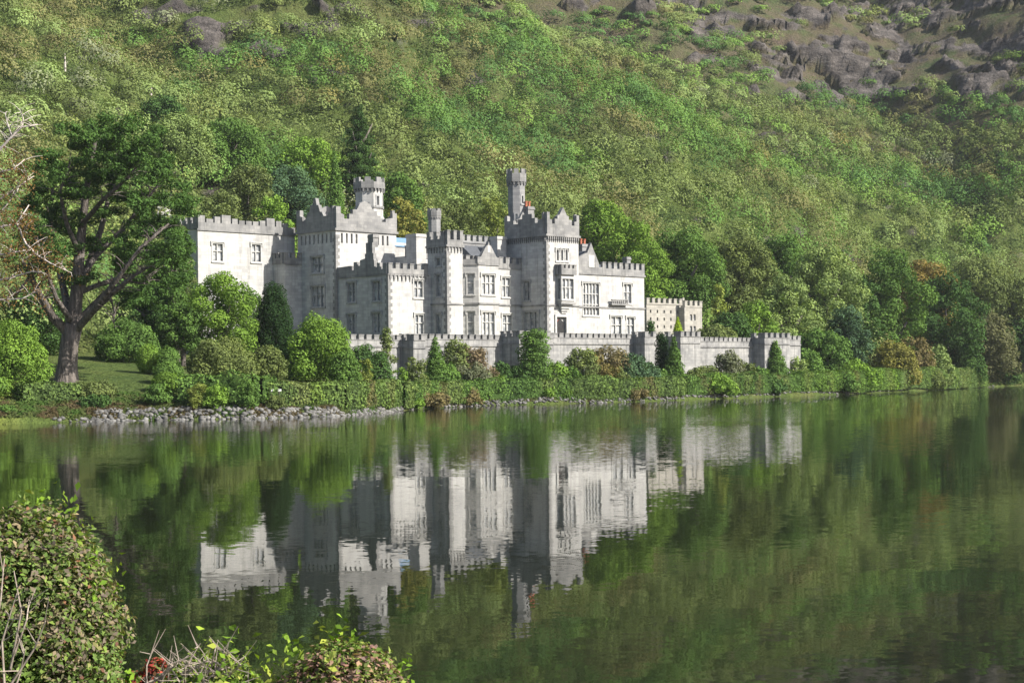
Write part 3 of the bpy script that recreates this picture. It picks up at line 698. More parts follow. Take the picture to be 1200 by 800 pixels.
    b = MB(); string(b, (a0, g0), (1, 0), FN, Lf, tz - .2, .32, .3); string(b, (a0, g0), (0, 1), LN, Ll, tz - .2, .32, .3)
    corbels(b, (a0, g0), (1, 0), FN, Lf, tz - .2, .5, .2, .25, .26); corbels(b, (a0, g0), (0, 1), LN, Ll, tz - .2, .5, .2, .25, .26)
    zs = zf(641, 357.5, g0); string(b, (a0, g0), (1, 0), FN, Lf, zs - .1); string(b, (a0, g0), (0, 1), LN, Ll, zs - .1)
    c = Lf / 2
    pf = [(0, 0), (0, 3.5), (.6, 3.5), (.6, 2.4), (1.1, 2.3), (1.1, 1.7), (1.7, 1.7), (1.7, 2.5), (c - 1.3, 2.5), (c - 1.3, 3.0), (c - .8, 3.2), (c - .3, 4.0), (c, 4.4), (c + .3, 4.0), (c + .8, 3.2), (c + 1.3, 3.0), (c + 1.3, 2.5), (Lf - 1.7, 2.5), (Lf - 1.7, 1.6), (Lf - 1.1, 1.6), (Lf - 1.1, 2.2), (Lf - .6, 2.3), (Lf - .6, 3.3), (Lf, 3.3), (Lf, 0)]
    b.slab((a0, g0), (1, 0), FN, [(s, tz + .1 + z) for s, z in pf], -.4, .22)
    pl = [(.41, 0), (.41, 3.5), (.75, 3.5), (.75, 2.5), (1.5, 2.3), (1.5, 1.9), (2.3, 1.9), (2.3, 2.7), (3.0, 2.7), (3.0, 3.4), (5.2, 3.4), (5.2, 2.7), (6.2, 2.7), (6.2, 2.0), (7.2, 2.0), (7.2, 2.6), (Ll - .7, 2.6), (Ll - .7, 3.3), (Ll, 3.3), (Ll, 0)]
    b.slab((a0, g0), (0, 1), LN, [(s, tz + .1 + z) for s, z in pl], -.4, .22)
    b.slab((a0, gb1), (1, 0), (0, 1), [(s, tz + .1 + z) for s, z in pf], -.4, .1); b.slab((a1, g0), (0, 1), (1, 0), [(s, tz + .1 + z) for s, z in pl], -.4, .1)
    b.build('battlement', M['trim_stone'], o)
    # oriel over the door
    x0, x1 = ori[0] + a0, ori[1] + a0; ob = g0 - 1.0; ztop = zf(660, 312, g0); zwt = ori[3]; zwb = ori[2]; zlow = zf(660, 356, g0)
    mb = MB(); face(mb, (x0 + .3, ob), (1, 0), x1 - x0 - .6, zlow, ztop - .4, FN, [(.15, x1 - x0 - .75, zwb, zwt, 1)])
    face(mb, (x0 + .3, ob), (0, 1), 1.0, zlow, ztop - .4, LN, [(.2, .8, zwb, zwt, 1)]); face(mb, (x1 - .3, ob), (0, 1), 1.0, zlow, ztop - .4, (1, 0))
    mb.quad((x0 + .3, ob, ztop - .4), (x1 - .3, ob, ztop - .4), (x1 - .3, g0, ztop - .4), (x0 + .3, g0, ztop - .4)); mb.quad((x0 + .3, ob, zlow), (x1 - .3, ob, zlow), (x1 - .3, g0, zlow), (x0 + .3, g0, zlow))
    for k in range(4): mb.box(x0 + .45 + k * .22, x1 - .45 - k * .22, ob + .2 + k * .2, g0 + .02, zlow - .38 * (k + 1), zlow - .38 * k - .003)
    o = mb.build('oriel', M['white_stone'], K)
    window(K, (x0 + .3, ob), (1, 0), FN, (.15, x1 - x0 - .75, zwb, zwt), 3, 2, hood=False); window(K, (x0 + .3, ob), (0, 1), LN, (.2, .8, zwb, zwt), 1, 2, hood=False)
    b = MB(); crenel(b, (x0, ob - .2), (1, 0), FN, x1 - x0, ztop - 1.4, 1.0, .55, .45, .5); crenel(b, (x0, ob + .3), (0, 1), LN, .7, ztop - 1.4, 1.0, .3, .2, .5); string(b, (x0 + .2, ob), (1, 0), FN, x1 - x0 - .4, zlow - .1); b.build('oriel_parapet', M['trim_stone'], o)
    # door in its recess with pointed head
    da0, da1 = door[0] + a0, door[1] + a0; dt = door[3]
    d = MB(); d.slab((da0, g0 + .34), (1, 0), FN, [(.1, 8.6), (.1, dt - .9), ((da1 - da0) / 2, dt - .08), (da1 - da0 - .1, dt - .9), (da1 - da0 - .1, 8.6)], .02, .08); do = d.build('door', M['door'], K)
    d = MB(); d.slab((da0, g0 + .34), (1, 0), FN, [(.5, 8.6), (.5, dt - .75), ((da1 - da0) / 2, dt - .12), (da1 - da0 - .12, dt - .8), (da1 - da0 - .12, 8.6)], .09, .1); d.build('doorway_shade', M['void'], do)  # flat dark sheet on the door, painting the shade of the opening
    d = MB(); d.box(da0 - .35, da0, g0 - .22, g0 + .05, 8.6, dt + .1); d.box(da1, da1 + .35, g0 - .22, g0 + .05, 8.6, dt + .1); d.box(da0 - .35, da1 + .35, g0 - .22, g0 + .05, dt + .1, dt + .45); d.build('door_surround', M['mullion'], do)
    # ---------- right hand block with the tall hall window (px 678..755)
    a0 = a1 - .2; a1 = af(755, 0); hb1 = 13; zc3 = zf(715, 321.5, 0); zs = zf(715, 360.5, 0)
    fw = [fwin(683, 332, 702, 369, 0, a0, 5, 3), fwin(730.8, 333, 739.7, 355, 0, a0), fwin(715.8, 371, 728, 393.5, 0, a0, 2, 2), fwin(734.3, 372, 743, 393, 0, a0)]
    o = block(K, 'hall_block', a0, a1, 0, hb1, zc3 + .2, fw, [])
    L = a1 - a0
    b = MB(); string(b, (a0, 0), (1, 0), FN, L, zc3 - .2, .3, .2); string(b, (a0, 0), (1, 0), FN, L, zs - .1)
    xg1 = af(706, 0) - a0; crenel(b, (a0 + xg1, 0), (1, 0), FN, L - xg1, zc3 + .1, .85, .75, .65, .95); crenel(b, (a1, .5), (0, 1), (1, 0), hb1 - .6, zc3 + .1, .85, .75, .65, .95)
    b.build('battlement', M['trim_stone'], o)
    b = MB(); xm = af(692.5, 0) - a0; zpk = zf(692.5, 285, 0)
    b.slab((a0, 0), (1, 0), FN, [(.2, zc3 + .1), (.2, zc3 + 1.1), (.9, zc3 + 1.1), (.9, zc3 + 1.7), (xm - .9, zpk - 1.6), (xm - .35, zpk - .6), (xm, zpk + .1), (xm + .35, zpk - .6), (xm + .9, zpk - 1.6), (xg1 - .9, zc3 + 1.7), (xg1 - .9, zc3 + 1.1), (xg1 - .05, zc3 + 1.1), (xg1 - .05, zc3 + .1)], -.4, .15)
    g = b.build('gable', M['trim_stone'], o)
    b = MB(); b.box(a0 + xm - .7, a0 + xm + .7, -.22, -.15, zc3 + 1.0, zc3 + 3.0); b.build('carved_panel', M['mullion'], g)
    mb = MB(); mb.slab((0, .4), (1, 0), FN, [(a0 + .3, zc3), (a0 + xm, zpk - 1.2), (a0 + xg1, zc3)], -9, 0); mb.slab((a0 + xg1, 0), (0, 1), LN, [(.5, zc3 + .2), (6.5, zc3 + 2.2), (12.4, zc3 + .2)], -(L - xg1 - .5), 0); mb.build('slate_roof', M['slate'], K)
    p = fwin(713.5, 352, 733.5, 357, 0, 0); b = MB(); b.box(p[0], p[1], -.7, -.02, p[2] - .1, p[2] + .15)
    for k in range(9): x = p[0] + (p[1] - p[0]) * (k + .5) / 9; b.box(x - .1, x + .1, -.65, -.5, p[2] + .15, p[3])
    b.box(p[0], p[1], -.72, -.42, p[3], p[3] + .16); b.build('balcony', M['trim_stone'], K)
    chimney(K, af(683, 6), af(691, 6), 6, 7.4, zc3, zf(687, 286, 6), 'shade_stone', 2)
    chimney(K, af(735, 9), af(739.5, 9), 9, 10, zc3, zf(737, 301, 9), 'shade_stone')
    bpy.context.view_layer.update()
    return K
build_castle()

def build_outbuilding():
    b0 = 9.0; a0 = af(757.5, b0); a1 = af(799, b0); z1 = zf(775, 357, b0)
    off = (a0, b0, 0); X = cworld(a0, b0)
    K = empty('outbuilding', (X[0], X[1], 0), CROT)
    tag(K, 'low cream battlemented outbuilding to the right of the castle, above the terrace wall', 'building')
    fw = []
    for r in range(3):
        for c in range(5):
            s = .9 + c * (a1 - a0 - 1.8) / 4.3; z = z1 - 1.5 - r * 1.35; fw.append((s, s + .4, z, z + .55, 1, 1))
    mb = MB(off); face(mb, (a0, b0), (1, 0), a1 - a0, 6, z1, FN, [h[:4] + (1,) for h in fw], .3); face(mb, (a0, b0), (0, 1), 6, 6, z1, LN); face(mb, (a1, b0), (0, 1), 6, 6, z1, (1, 0)); face(mb, (a0, b0 + 6), (1, 0), a1 - a0, 6, z1, (0, 1))
    mb.quad((a0, b0, z1), (a1, b0, z1), (a1, b0 + 6, z1), (a0, b0 + 6, z1)); w = mb.build('wall', M['cream'], K)
    g = MB(off)
    for h in fw: g.quad((a0 + h[0], b0 + .27, h[2]), (a0 + h[1], b0 + .27, h[2]), (a0 + h[1], b0 + .27, h[3]), (a0 + h[0], b0 + .27, h[3]))
    for h in fw[:]:
        f = MB(off); f.quad((a0 + h[0], b0 + .27, h[2]), (a0 + h[1], b0 + .27, h[2]), (a0 + h[1], b0 + .27, h[3]), (a0 + h[0], b0 + .27, h[3])); f.build('window', M['glass'], K)
    b = MB(off); crenel(b, (a0, b0), (1, 0), FN, a1 - a0, z1, .3, .75, .75, .75, -.35, .1); b.build('battlement', M['cream'], K)
    b = MB(off); c0, c1 = af(802, b0 - 1.5), af(822.5, b0 - 1.5); z2 = zf(812, 360, b0 - 1.5)
    h2 = [(1.5, 2.1, z2 - 2.4, z2 - 1.3, 1), (2.5, 3.1, z2 - 2.4, z2 - 1.3, 1), (1.5, 2.1, z2 - 4.6, z2 - 3.4, 1), (2.5, 3.1, z2 - 4.6, z2 - 3.4, 1)]
    face(b, (c0, b0 - 1.5), (1, 0), c1 - c0, 6, z2, FN, h2, .3); face(b, (c0, b0 - 1.5), (0, 1), 5, 6, z2, LN); face(b, (c1, b0 - 1.5), (0, 1), 5, 6, z2, (1, 0)); face(b, (c0, b0 + 3.5), (1, 0), c1 - c0, 6, z2, (0, 1))
    b.quad((c0, b0 - 1.5, z2), (c1, b0 - 1.5, z2), (c1, b0 + 3.5, z2), (c0, b0 + 3.5, z2)); t = b.build('low_tower', M['cream'], K)
    for h in h2:
        f = MB(off); f.quad((c0 + h[0], b0 - 1.23, h[2]), (c0 + h[1], b0 - 1.23, h[2]), (c0 + h[1], b0 - 1.23, h[3]), (c0 + h[0], b0 - 1.23, h[3])); f.build('window', M['glass'], K)
    b = MB(off); crenel(b, (c0, b0 - 1.5), (1, 0), FN, c1 - c0, z2, .3, .75, .75, .75, -.35, .1); b.box(c0 + 1.9, c0 + 2.4, b0 + .5, b0 + 1.0, z2, z2 + 1.8); b.build('battlement', M['cream'], t)
build_outbuilding()

def build_terrace():
    B = WALL_B; a0 = af(392, B); a1 = af(937.5, B); X = cworld(a0, B); off = (a0, B, 0)
    K = empty('terrace_wall', (X[0], X[1], 0), CROT)
    tag(K, 'long grey battlemented terrace wall with square bastions below the castle', 'wall')
    segs = [(392, 470, 394.5), (470, 592, 394), (592, 648, 392.5), (648, 745, 392.5), (745, 797, 393), (797, 884, 396.5), (884, 937.5, 394.5)]
    mb = MB(off); b = MB(off); s_ = MB(off)
    for (p, q, y) in segs:
        x0, x1 = af(p, B), af(q, B); z = zf((p + q) / 2, y + 4, B)
        mb.box(x0, x1 - .004, B, B + .8, 1.5, z)
        crenel(b, (x0, B), (1, 0), FN, x1 - x0, z, .12, .88, .42, .55, -.5, .08)
        s_.box(x0, x1 - .004, B - .16, B - .003, z - .95, z - .7)
    mb.box(a0, a0 + .8, B + .8, B + 24, 1.5, TER_Z + .9); mb.box(a1 - .8, a1, B + .8, B + 20, 1.5, TER_Z + 1.2)
    w = mb.build('wall', M['terrace'], K); b.build('battlement', M['trim_stone'], K); s_.build('string_course', M['trim_stone'], K)
    for (pl_, pr, pf_, y, dp) in [(468, 484, 484, 394, 2.4), (586, 608, 644, 389.5, 3.6), (742.5, 755, 768.5, 390, 2.4), (770, 797, 820, 389.5, 3.0), (882.5, 895.5, 925, 391, 2.6)]:
        bb = B - dp; x0 = af(pr, bb); x1 = max(af(pf_, bb), x0 + 2.2); z = zf(pr, y + 5, bb)
        m = MB(off); m.box(x0, x1, bb, B + 1.0, 1.2, z)
        o = m.build('bastion', M['terrace'], K)
        c = MB(off); crenel(c, (x0, bb), (1, 0), FN, x1 - x0, z, .1, .8, .7, .7, -.5, .1); crenel(c, (x0, bb + .55), (0, 1), LN, dp - .2, z, .1, .8, .6, .7, -.5, .1); c.box(x0 - .14, x1 + .14, bb - .14, B + .3, z - 1.1, z - .85)
        c.build('battlement', M['trim_stone'], o)
build_terrace()

def build_cottage():
    p = hit(190, 232); d = p[1] - 8; c = at(190, 232, d); K = empty('cottage', (c.x, c.y, gz(c.x, c.y)), .5); z = gz(c.x, c.y); t = c.z - z
    tag(K, 'small white cottage half hidden by trees above the big spreading pine', 'house')
    m = MB(); m.box(-1.3, 1.3, -1.5, 1.5, -4, t + .3); m.slab((0, -1.5), (1, 0), FN, [(-1.3, t + .3), (0, t + 1.2), (1.3, t + .3)], -3, 0); m.build('wall', M['mullion'], K)
    m = MB(); m.slab((0, -1.7), (1, 0), FN, [(-1.5, t + .16), (0, t + 1.25), (1.5, t + .16), (1.5, t + .36), (0, t + 1.45), (-1.5, t + .36)], -3.4, 0); m.build('roof', M['slate'], K)
    m = MB(); m.box(-.5, .5, -1.55, -1.5, t - 1.3, t - .1); m.build('window', M['glass'], K)
build_cottage()
# ------------------------------------------------------------------ vegetation
def on_ground(px, d):
    t = ray(px, 440)[0]; x = t * d; return x, d, gz(x, d)
GREEN = dict(bright=(.12, .20, .035), mid=(.082, .145, .036), dark=(.052, .098, .03), olive=(.11, .14, .048), yellow=(.155, .19, .045), pale=(.14, .19, .065), brown=(.135, .115, .055), rust=(.145, .122, .045),
             gold=(.17, .165, .045), grey=(.13, .145, .085), pink=(.15, .118, .075), blue=(.06, .105, .055), lime=(.24, .33, .03), deep=(.022, .045, .016))

def mass():
    rng = np.random.default_rng(5)
    n = 150000
    t = rng.uniform(-.52, .5, n); u = rng.random(n)
    d = 190 * np.exp(u * math.log(1500 / 190.)) if False else np.sqrt(190 ** 2 + u * (1450 ** 2 - 190 ** 2))
    x = t * d; z = ground(x, d)
    l = x * UX + d * UY; m = x * VX + d * VY; a = l - L0; b = m - M0; q = m - np.interp(l, SH_L, SH_M)
    # visibility: keep what can be seen from the lake or just past the frame, thin out with distance
    e = (z - H) / d
    ok = (e < .30) & (q > np.where(a > A_W1 + 25, 11, 22))
    ok &= ~((a > A_W0 - 24) & (a < A_W1 + 3) & (b < 31))
    ok &= ~((a < -20) & (q < 48) & (t > -.33))
    P0 = np.stack([x, d, z], 1)
    rk = rock_mask(P0); ok &= ~(rk + (fbm(x / 9, z / 5, 77, 4) - .5) * 1.4 > .42)
    patch = fbm(x / 40 + 7, d / 50, 111, 4); hz = sstep(70, 150, z + x * .12)
    ok &= ~((patch > .47) & (rng.random(n) < hz * .88))
    keep = np.where(d < 420, 1.0, np.clip((520 / d) ** 1.0, .45, 1)); ok &= rng.random(n) < keep
    I = np.where(ok)[0]; x, d, z, a, b, q = x[I], d[I], z[I], a[I], b[I], q[I]
    N_ = len(I)
    up = sstep(15, 130, z + (fbm(x / 60, d / 60, 15, 3) - .5) * 60)
    Rr = (1 - up) * rng.uniform(2.8, 5.2, N_) + up * rng.uniform(1.7, 4.3, N_); Rr *= np.clip(d / 560, 1, 1.5)
    Hh = Rr * ((1 - up) * rng.uniform(1.6, 2.5, N_) + up * rng.uniform(1.1, 1.7, N_)) * (1 - .35 * sstep(80, 160, z + x * .12))
    # crowns keep some distance from each other
    order = np.argsort(-Rr * rng.uniform(.75, 1.25, N_)); grid = {}; keep_i = []
    for i in order:
        xi, yi, ri = x[i], d[i], Rr[i]; cx, cy = int(xi // 6), int(yi // 6); good = True
        for gx in (cx - 1, cx, cx + 1):
            for gy in (cy - 1, cy, cy + 1):
                for (xx, yy, r2) in grid.get((gx, gy), ()):
                    if (xx - xi) ** 2 + (yy - yi) ** 2 < (.62 * (ri + r2)) ** 2 * .85: good = False; break
                if not good: break
            if not good: break
        if good: grid.setdefault((cx, cy), []).append((xi, yi, ri)); keep_i.append(i)
    keep_i = np.array(keep_i); x, d, z, a, b, q, up, Rr, Hh = [v[keep_i] for v in (x, d, z, a, b, q, up, Rr, Hh)]; N_ = len(x)
    # colour: drifts of different growth
    cols = np.array([GREEN[k] for k in ('dark', 'mid', 'olive', 'pale', 'yellow', 'brown', 'grey', 'rust', 'bright')]) * 1.3; cols[4] = (.17, .20, .065); cols[8] = (.15, .24, .055); cols[5] = (.145, .145, .06); cols[7] = (.165, .155, .055); cols[0] *= 1.2
    f1 = fbm(x / 46, (z + d * .4) / 30, 201, 4); f2 = fbm(x / 22 + 40, (z + d * .4) / 18, 211, 3)
    r = np.clip(.45 * rng.random(N_) + .55 * np.clip((fbm(x / 11, (z + d * .4) / 9, 221, 2) - .5) * 2 + .5, 0, 1), 0, 1); k = np.full(N_, 2)

    k = np.where(f1 < .42, 1, k); k = np.where((f1 < .36) & (r < .6), 0, k); k = np.where((f1 > .5) & (r < .45), 3, k); k = np.where((f1 > .54) & (r < .3), 4, k)
    k = np.where((f2 > .60) & (r < .5), 5, k); k = np.where((f2 < .38) & (r > .55), 8, k); k = np.where((f2 > .5) & (f1 > .52) & (r > .8), 6, k); k = np.where((f2 > .57) & (up < .6) & (r > .90), 7, k)
    k = np.where(r > .97, 0, k)
    col = cols[k] * rng.uniform(.8, 1.2, N_)[:, None]
    Vs, Js, Ts = [], [], []
    for (lo, hi, K, ls) in ((0, 270, 750, .36), (270, 380, 640, .46), (380, 500, 520, .50), (500, 700, 380, .62), (700, 5000, 220, .92)):
        s = np.where((d >= lo) & (d < hi))[0]; n = len(s)
        if not n: continue
        dr = rng.normal(0, 1, (n, K, 3)); dr[..., 2] = np.abs(dr[..., 2]) * .95 - .3; dr /= np.linalg.norm(dr, axis=2)[..., None]
        ph = rng.uniform(0, 50, (n, 1))
        lump = 1 + .36 * (2 * vnoise(dr[..., 0] * 2.4 + ph, dr[..., 1] * 2.4 + dr[..., 2] * 2.0 + ph, 9) - 1)
        rr = lump * np.where(rng.random((n, K)) < .25, rng.uniform(.5, .9, (n, K)), rng.uniform(.9, 1.08, (n, K)))
        c = np.stack([x[s], d[s], z[s] + Hh[s] * .42], 1)
        P = c[:, None, :] + dr * rr[..., None] * np.stack([Rr[s], Rr[s], Hh[s] * .6], 1)[:, None, :]
        nn = dr.copy(); nn[..., 2] += .25
        kp = (dr[..., 1].ravel() < .4) | (dr[..., 2].ravel() > .55); tc = np.repeat(col[s], K, 0)[kp]
        V, Q, J = leaves(P.reshape(-1, 3)[kp], nn.reshape(-1, 3)[kp], ls, rng, .85, .14)
        Vs.append(V); Js.append(J); Ts.append(np.repeat(tc, 4, 0))
    V = np.concatenate(Vs); J = np.concatenate(Js); T = np.concatenate(Ts); T = np.concatenate([T, np.ones((len(T), 1))], 1)
    me = np_mesh('hillside_woodland', V, np.arange(len(V)).reshape(-1, 4), M['mass_leaf'], {'tint': ('FLOAT_COLOR', T), 'jit': ('FLOAT', J)})
    o = link('hillside_woodland', me); tag(o, 'dense mixed green and russet scrub wood covering the steep hillside', 'woodland', kind='stuff')
    print('mass', N_, len(V) // 4)
mass()

# ---- crowns, each grown for its own tree
PROTO = {}
def crown_mesh(kind, seed, r, h, ls):
    rng = np.random.default_rng(1000 + seed); L = []; cov = 1.15; up = .25; asp = .75; inner = .3
    U = rng.uniform
    if kind == 'broad':
        low = U(.10, .22); nl = 26
        for i in range(nl):
            an = i * 2.4 + U(-.4, .4); f = (i + .5) / nl; hh = low + (.93 - low) * f ** .85; rad = .80 * math.sin(math.pi * (.16 + .80 * f)) ** .75 * U(.7, 1.05)
            q = U(.20, .38) * (1.08 - .3 * f); L.append(((rad * math.cos(an), rad * math.sin(an), hh), (q, q, q * r / h * U(.65, .95))))
        for f in (.3, .5, .7, .85): L.append(((0, 0, low + (.85 - low) * f), (.42 - .2 * f, .42 - .2 * f, .13)))
    elif kind == 'dome':
        for i in range(22):
            an = i * 2.4 + U(-.4, .4); f = (i + .5) / 22; hh = .10 + .76 * f; rad = .78 * math.sqrt(max(.03, 1 - (f * .98) ** 2)) * U(.85, 1.05); q = U(.22, .36)
            L.append(((rad * math.cos(an), rad * math.sin(an), hh), (q, q, q * r / h * U(.7, 1.0))))
        L.append(((0, 0, .42), (.72, .72, .42))); cov = 1.1
    elif kind == 'clip':
        L += [((0, 0, .5), (.97, .97, .5)), ((0, 0, .3), (.86, .86, .32))]; cov = 2.2; inner = .2
    elif kind == 'cone':
        n = 30
        for i in range(n):
            f = (i + .5) / n; an = i * 2.4; rad = (1 - f) ** .85 * .60; q = .40 * (1 - f) + .10
            L.append(((rad * math.cos(an), rad * math.sin(an), f * .92 + .03), (q, q, .075)))
        for f in (.12, .3, .5, .7): L.append(((0, 0, f), (.75 * (1 - f) + .05,) * 2 + (.12,)))
        asp = .5; up = .4; cov = 1.2
    elif kind == 'column':
        n = 20
        for i in range(n):
            f = (i + .5) / n; an = i * 2.4; q = .62 * math.sin(math.pi * min(.97, f * .52 + .28)) ** .6
            L.append(((.32 * math.cos(an), .32 * math.sin(an), f * .9 + .04), (q, q, .085)))
        asp = .5; up = .4; cov = 1.2
    elif kind == 'spire':
        for i in range(44):
            f = .06 + .92 * (i / 43); an = i * 2.399; rad = (1 - f) ** .62 * .66 * U(.75, 1.15); q = (1 - f) * .34 + .07
            L.append(((rad * math.cos(an), rad * math.sin(an), f - .02), (q, q, .03)))
        for i in range(9): f = .1 + .85 * i / 9; L.append(((0, 0, f), ((1 - f) * .5 + .05,) * 2 + (.07,)))
        asp = .4; up = .2; cov = 1.3
    elif kind == 'yew':
        for i in range(24):
            f = (i + .5) / 24; an = i * 2.4; rad = .62 * math.sin(math.pi * (f * .78 + .2)) ** .8; q = U(.26, .38)
            L.append(((rad * math.cos(an), rad * math.sin(an), .08 + f * .80), (q, q, .13)))
        L.append(((0, 0, .45), (.7, .7, .42))); asp = .45; cov = 1.2
    elif kind == 'loose':
        for i in range(26):
            an = U(0, 6.28); hh = U(.08, .86); rad = .80 * math.sqrt(max(.03, 1 - (hh * 1.02) ** 2)) * U(.45, 1.08); q = U(.13, .28)
            L.append(((rad * math.cos(an), rad * math.sin(an), hh), (q, q, q * r / h * U(.7, 1.1))))
        L.append(((0, 0, .32), (.66, .66, .34))); inner = .5; cov = .95
    elif kind == 'slim':
        for i in range(18):
            an = U(0, 6.28); f = (i + .5) / 18; hh = .34 + .6 * f; rad = .62 * U(.4, 1.1) * (1.15 - f); q = U(.22, .4)
            L.append(((rad * math.cos(an), rad * math.sin(an), hh), (q, q, q * r / h * .75)))
        inner = .5; cov = .8
    L = [((c[0] * r, c[1] * r, c[2] * h), (q[0] * r, q[1] * r, q[2] * h)) for c, q in L]
    co, Q, J = lobes_crown(rng, L, cov * 12.6 / (ls * ls * .5 * asp / .75), ls, inner, up, asp)
    # each bough has its own slight tint
    J = np.clip(J * .55 + .45 * np.clip(fbm(co[:, 0] / r * 2 + seed, co[:, 2] / r * 2 + co[:, 1] / r, seed % 97, 3) * 2.2 - .6, 0, 1), 0, 1)
    return np_mesh('crown', co, Q, M['leaf'], {'jit': ('FLOAT', J)})
PN = [0]
def proto_trunk(kind):
    key = ('trunk', kind)
    if key in PROTO: return PROTO[key]
    b = MB(); rng = random.Random(3)
    th = {'broad': .09, 'slim': .05, 'spire': .06}.get(kind, .06); top = {'broad': .62, 'spire': .85, 'slim': .7}.get(kind, .45)
    b.tube([(0, 0, -.12), (.01, 0, .0), (.0, .02, top * .4), (.03, 0, top)], [th * 1.5, th * 1.15, th * .85, th * .3], 8)
    for i in range(5):
        an = i * 2.4; h = top * (.35 + .1 * i); b.tube([(0, 0.01, h), (.22 * math.cos(an), .22 * math.sin(an), h + .08), (.45 * math.cos(an), .45 * math.sin(an), h + .2)], [th * .45, th * .3, th * .12], 5)
    me = bpy.data.meshes.new('trunk'); me.from_pydata(b.v, [], b.f); me.materials.append(M['bark']); me.shade_smooth(); PROTO[key] = me; return me
SKIRT = {'broad': .0, 'slim': 0}
def plant(name, cat, label, kind, px, d, ytop, wpx, col, var=0, group=None, ybase=None):
    """a tree or shrub rooted on the ground at distance d; ytop and wpx give its size"""
    if isinstance(d, tuple): d = d_shore(px) + d[1]
    x, y, z = on_ground(px, d)
    if ybase is not None: z = min(z, at(px, ybase, d).z) if ybase else z
    ht = max(.5, at(px, ytop, d).z - z); r = wpx * d / F / 2
    root = empty(name, (x, y, z), random.uniform(0, 6.28)); tag(root, label, cat, group)
    PN[0] += 1; r *= 1.12 if kind in ('broad', 'loose', 'dome') else 1.3 if kind in ('cone', 'column') else 1.0
    ls = min(.62, max(.17, d / F * (2.7 if d > 240 else 2.5), .0)) * (.75 if r < 1.6 else 1)
    cr = link('crown' if kind in ('broad', 'slim', 'spire', 'cone', 'column', 'yew') else 'foliage', crown_mesh(kind, PN[0], r, ht, ls), root)
    c = GREEN[col] if isinstance(col, str) else col
    c = tuple(v * 1.12 for v in c)
    j = random.uniform(.9, 1.1); cr.color = (c[0] * j, c[1] * j, c[2] * j, 1)
    if kind in ('broad', 'slim', 'spire'):
        t = link('trunk', proto_trunk(kind), root); t.scale = (r, r, ht)
    return root

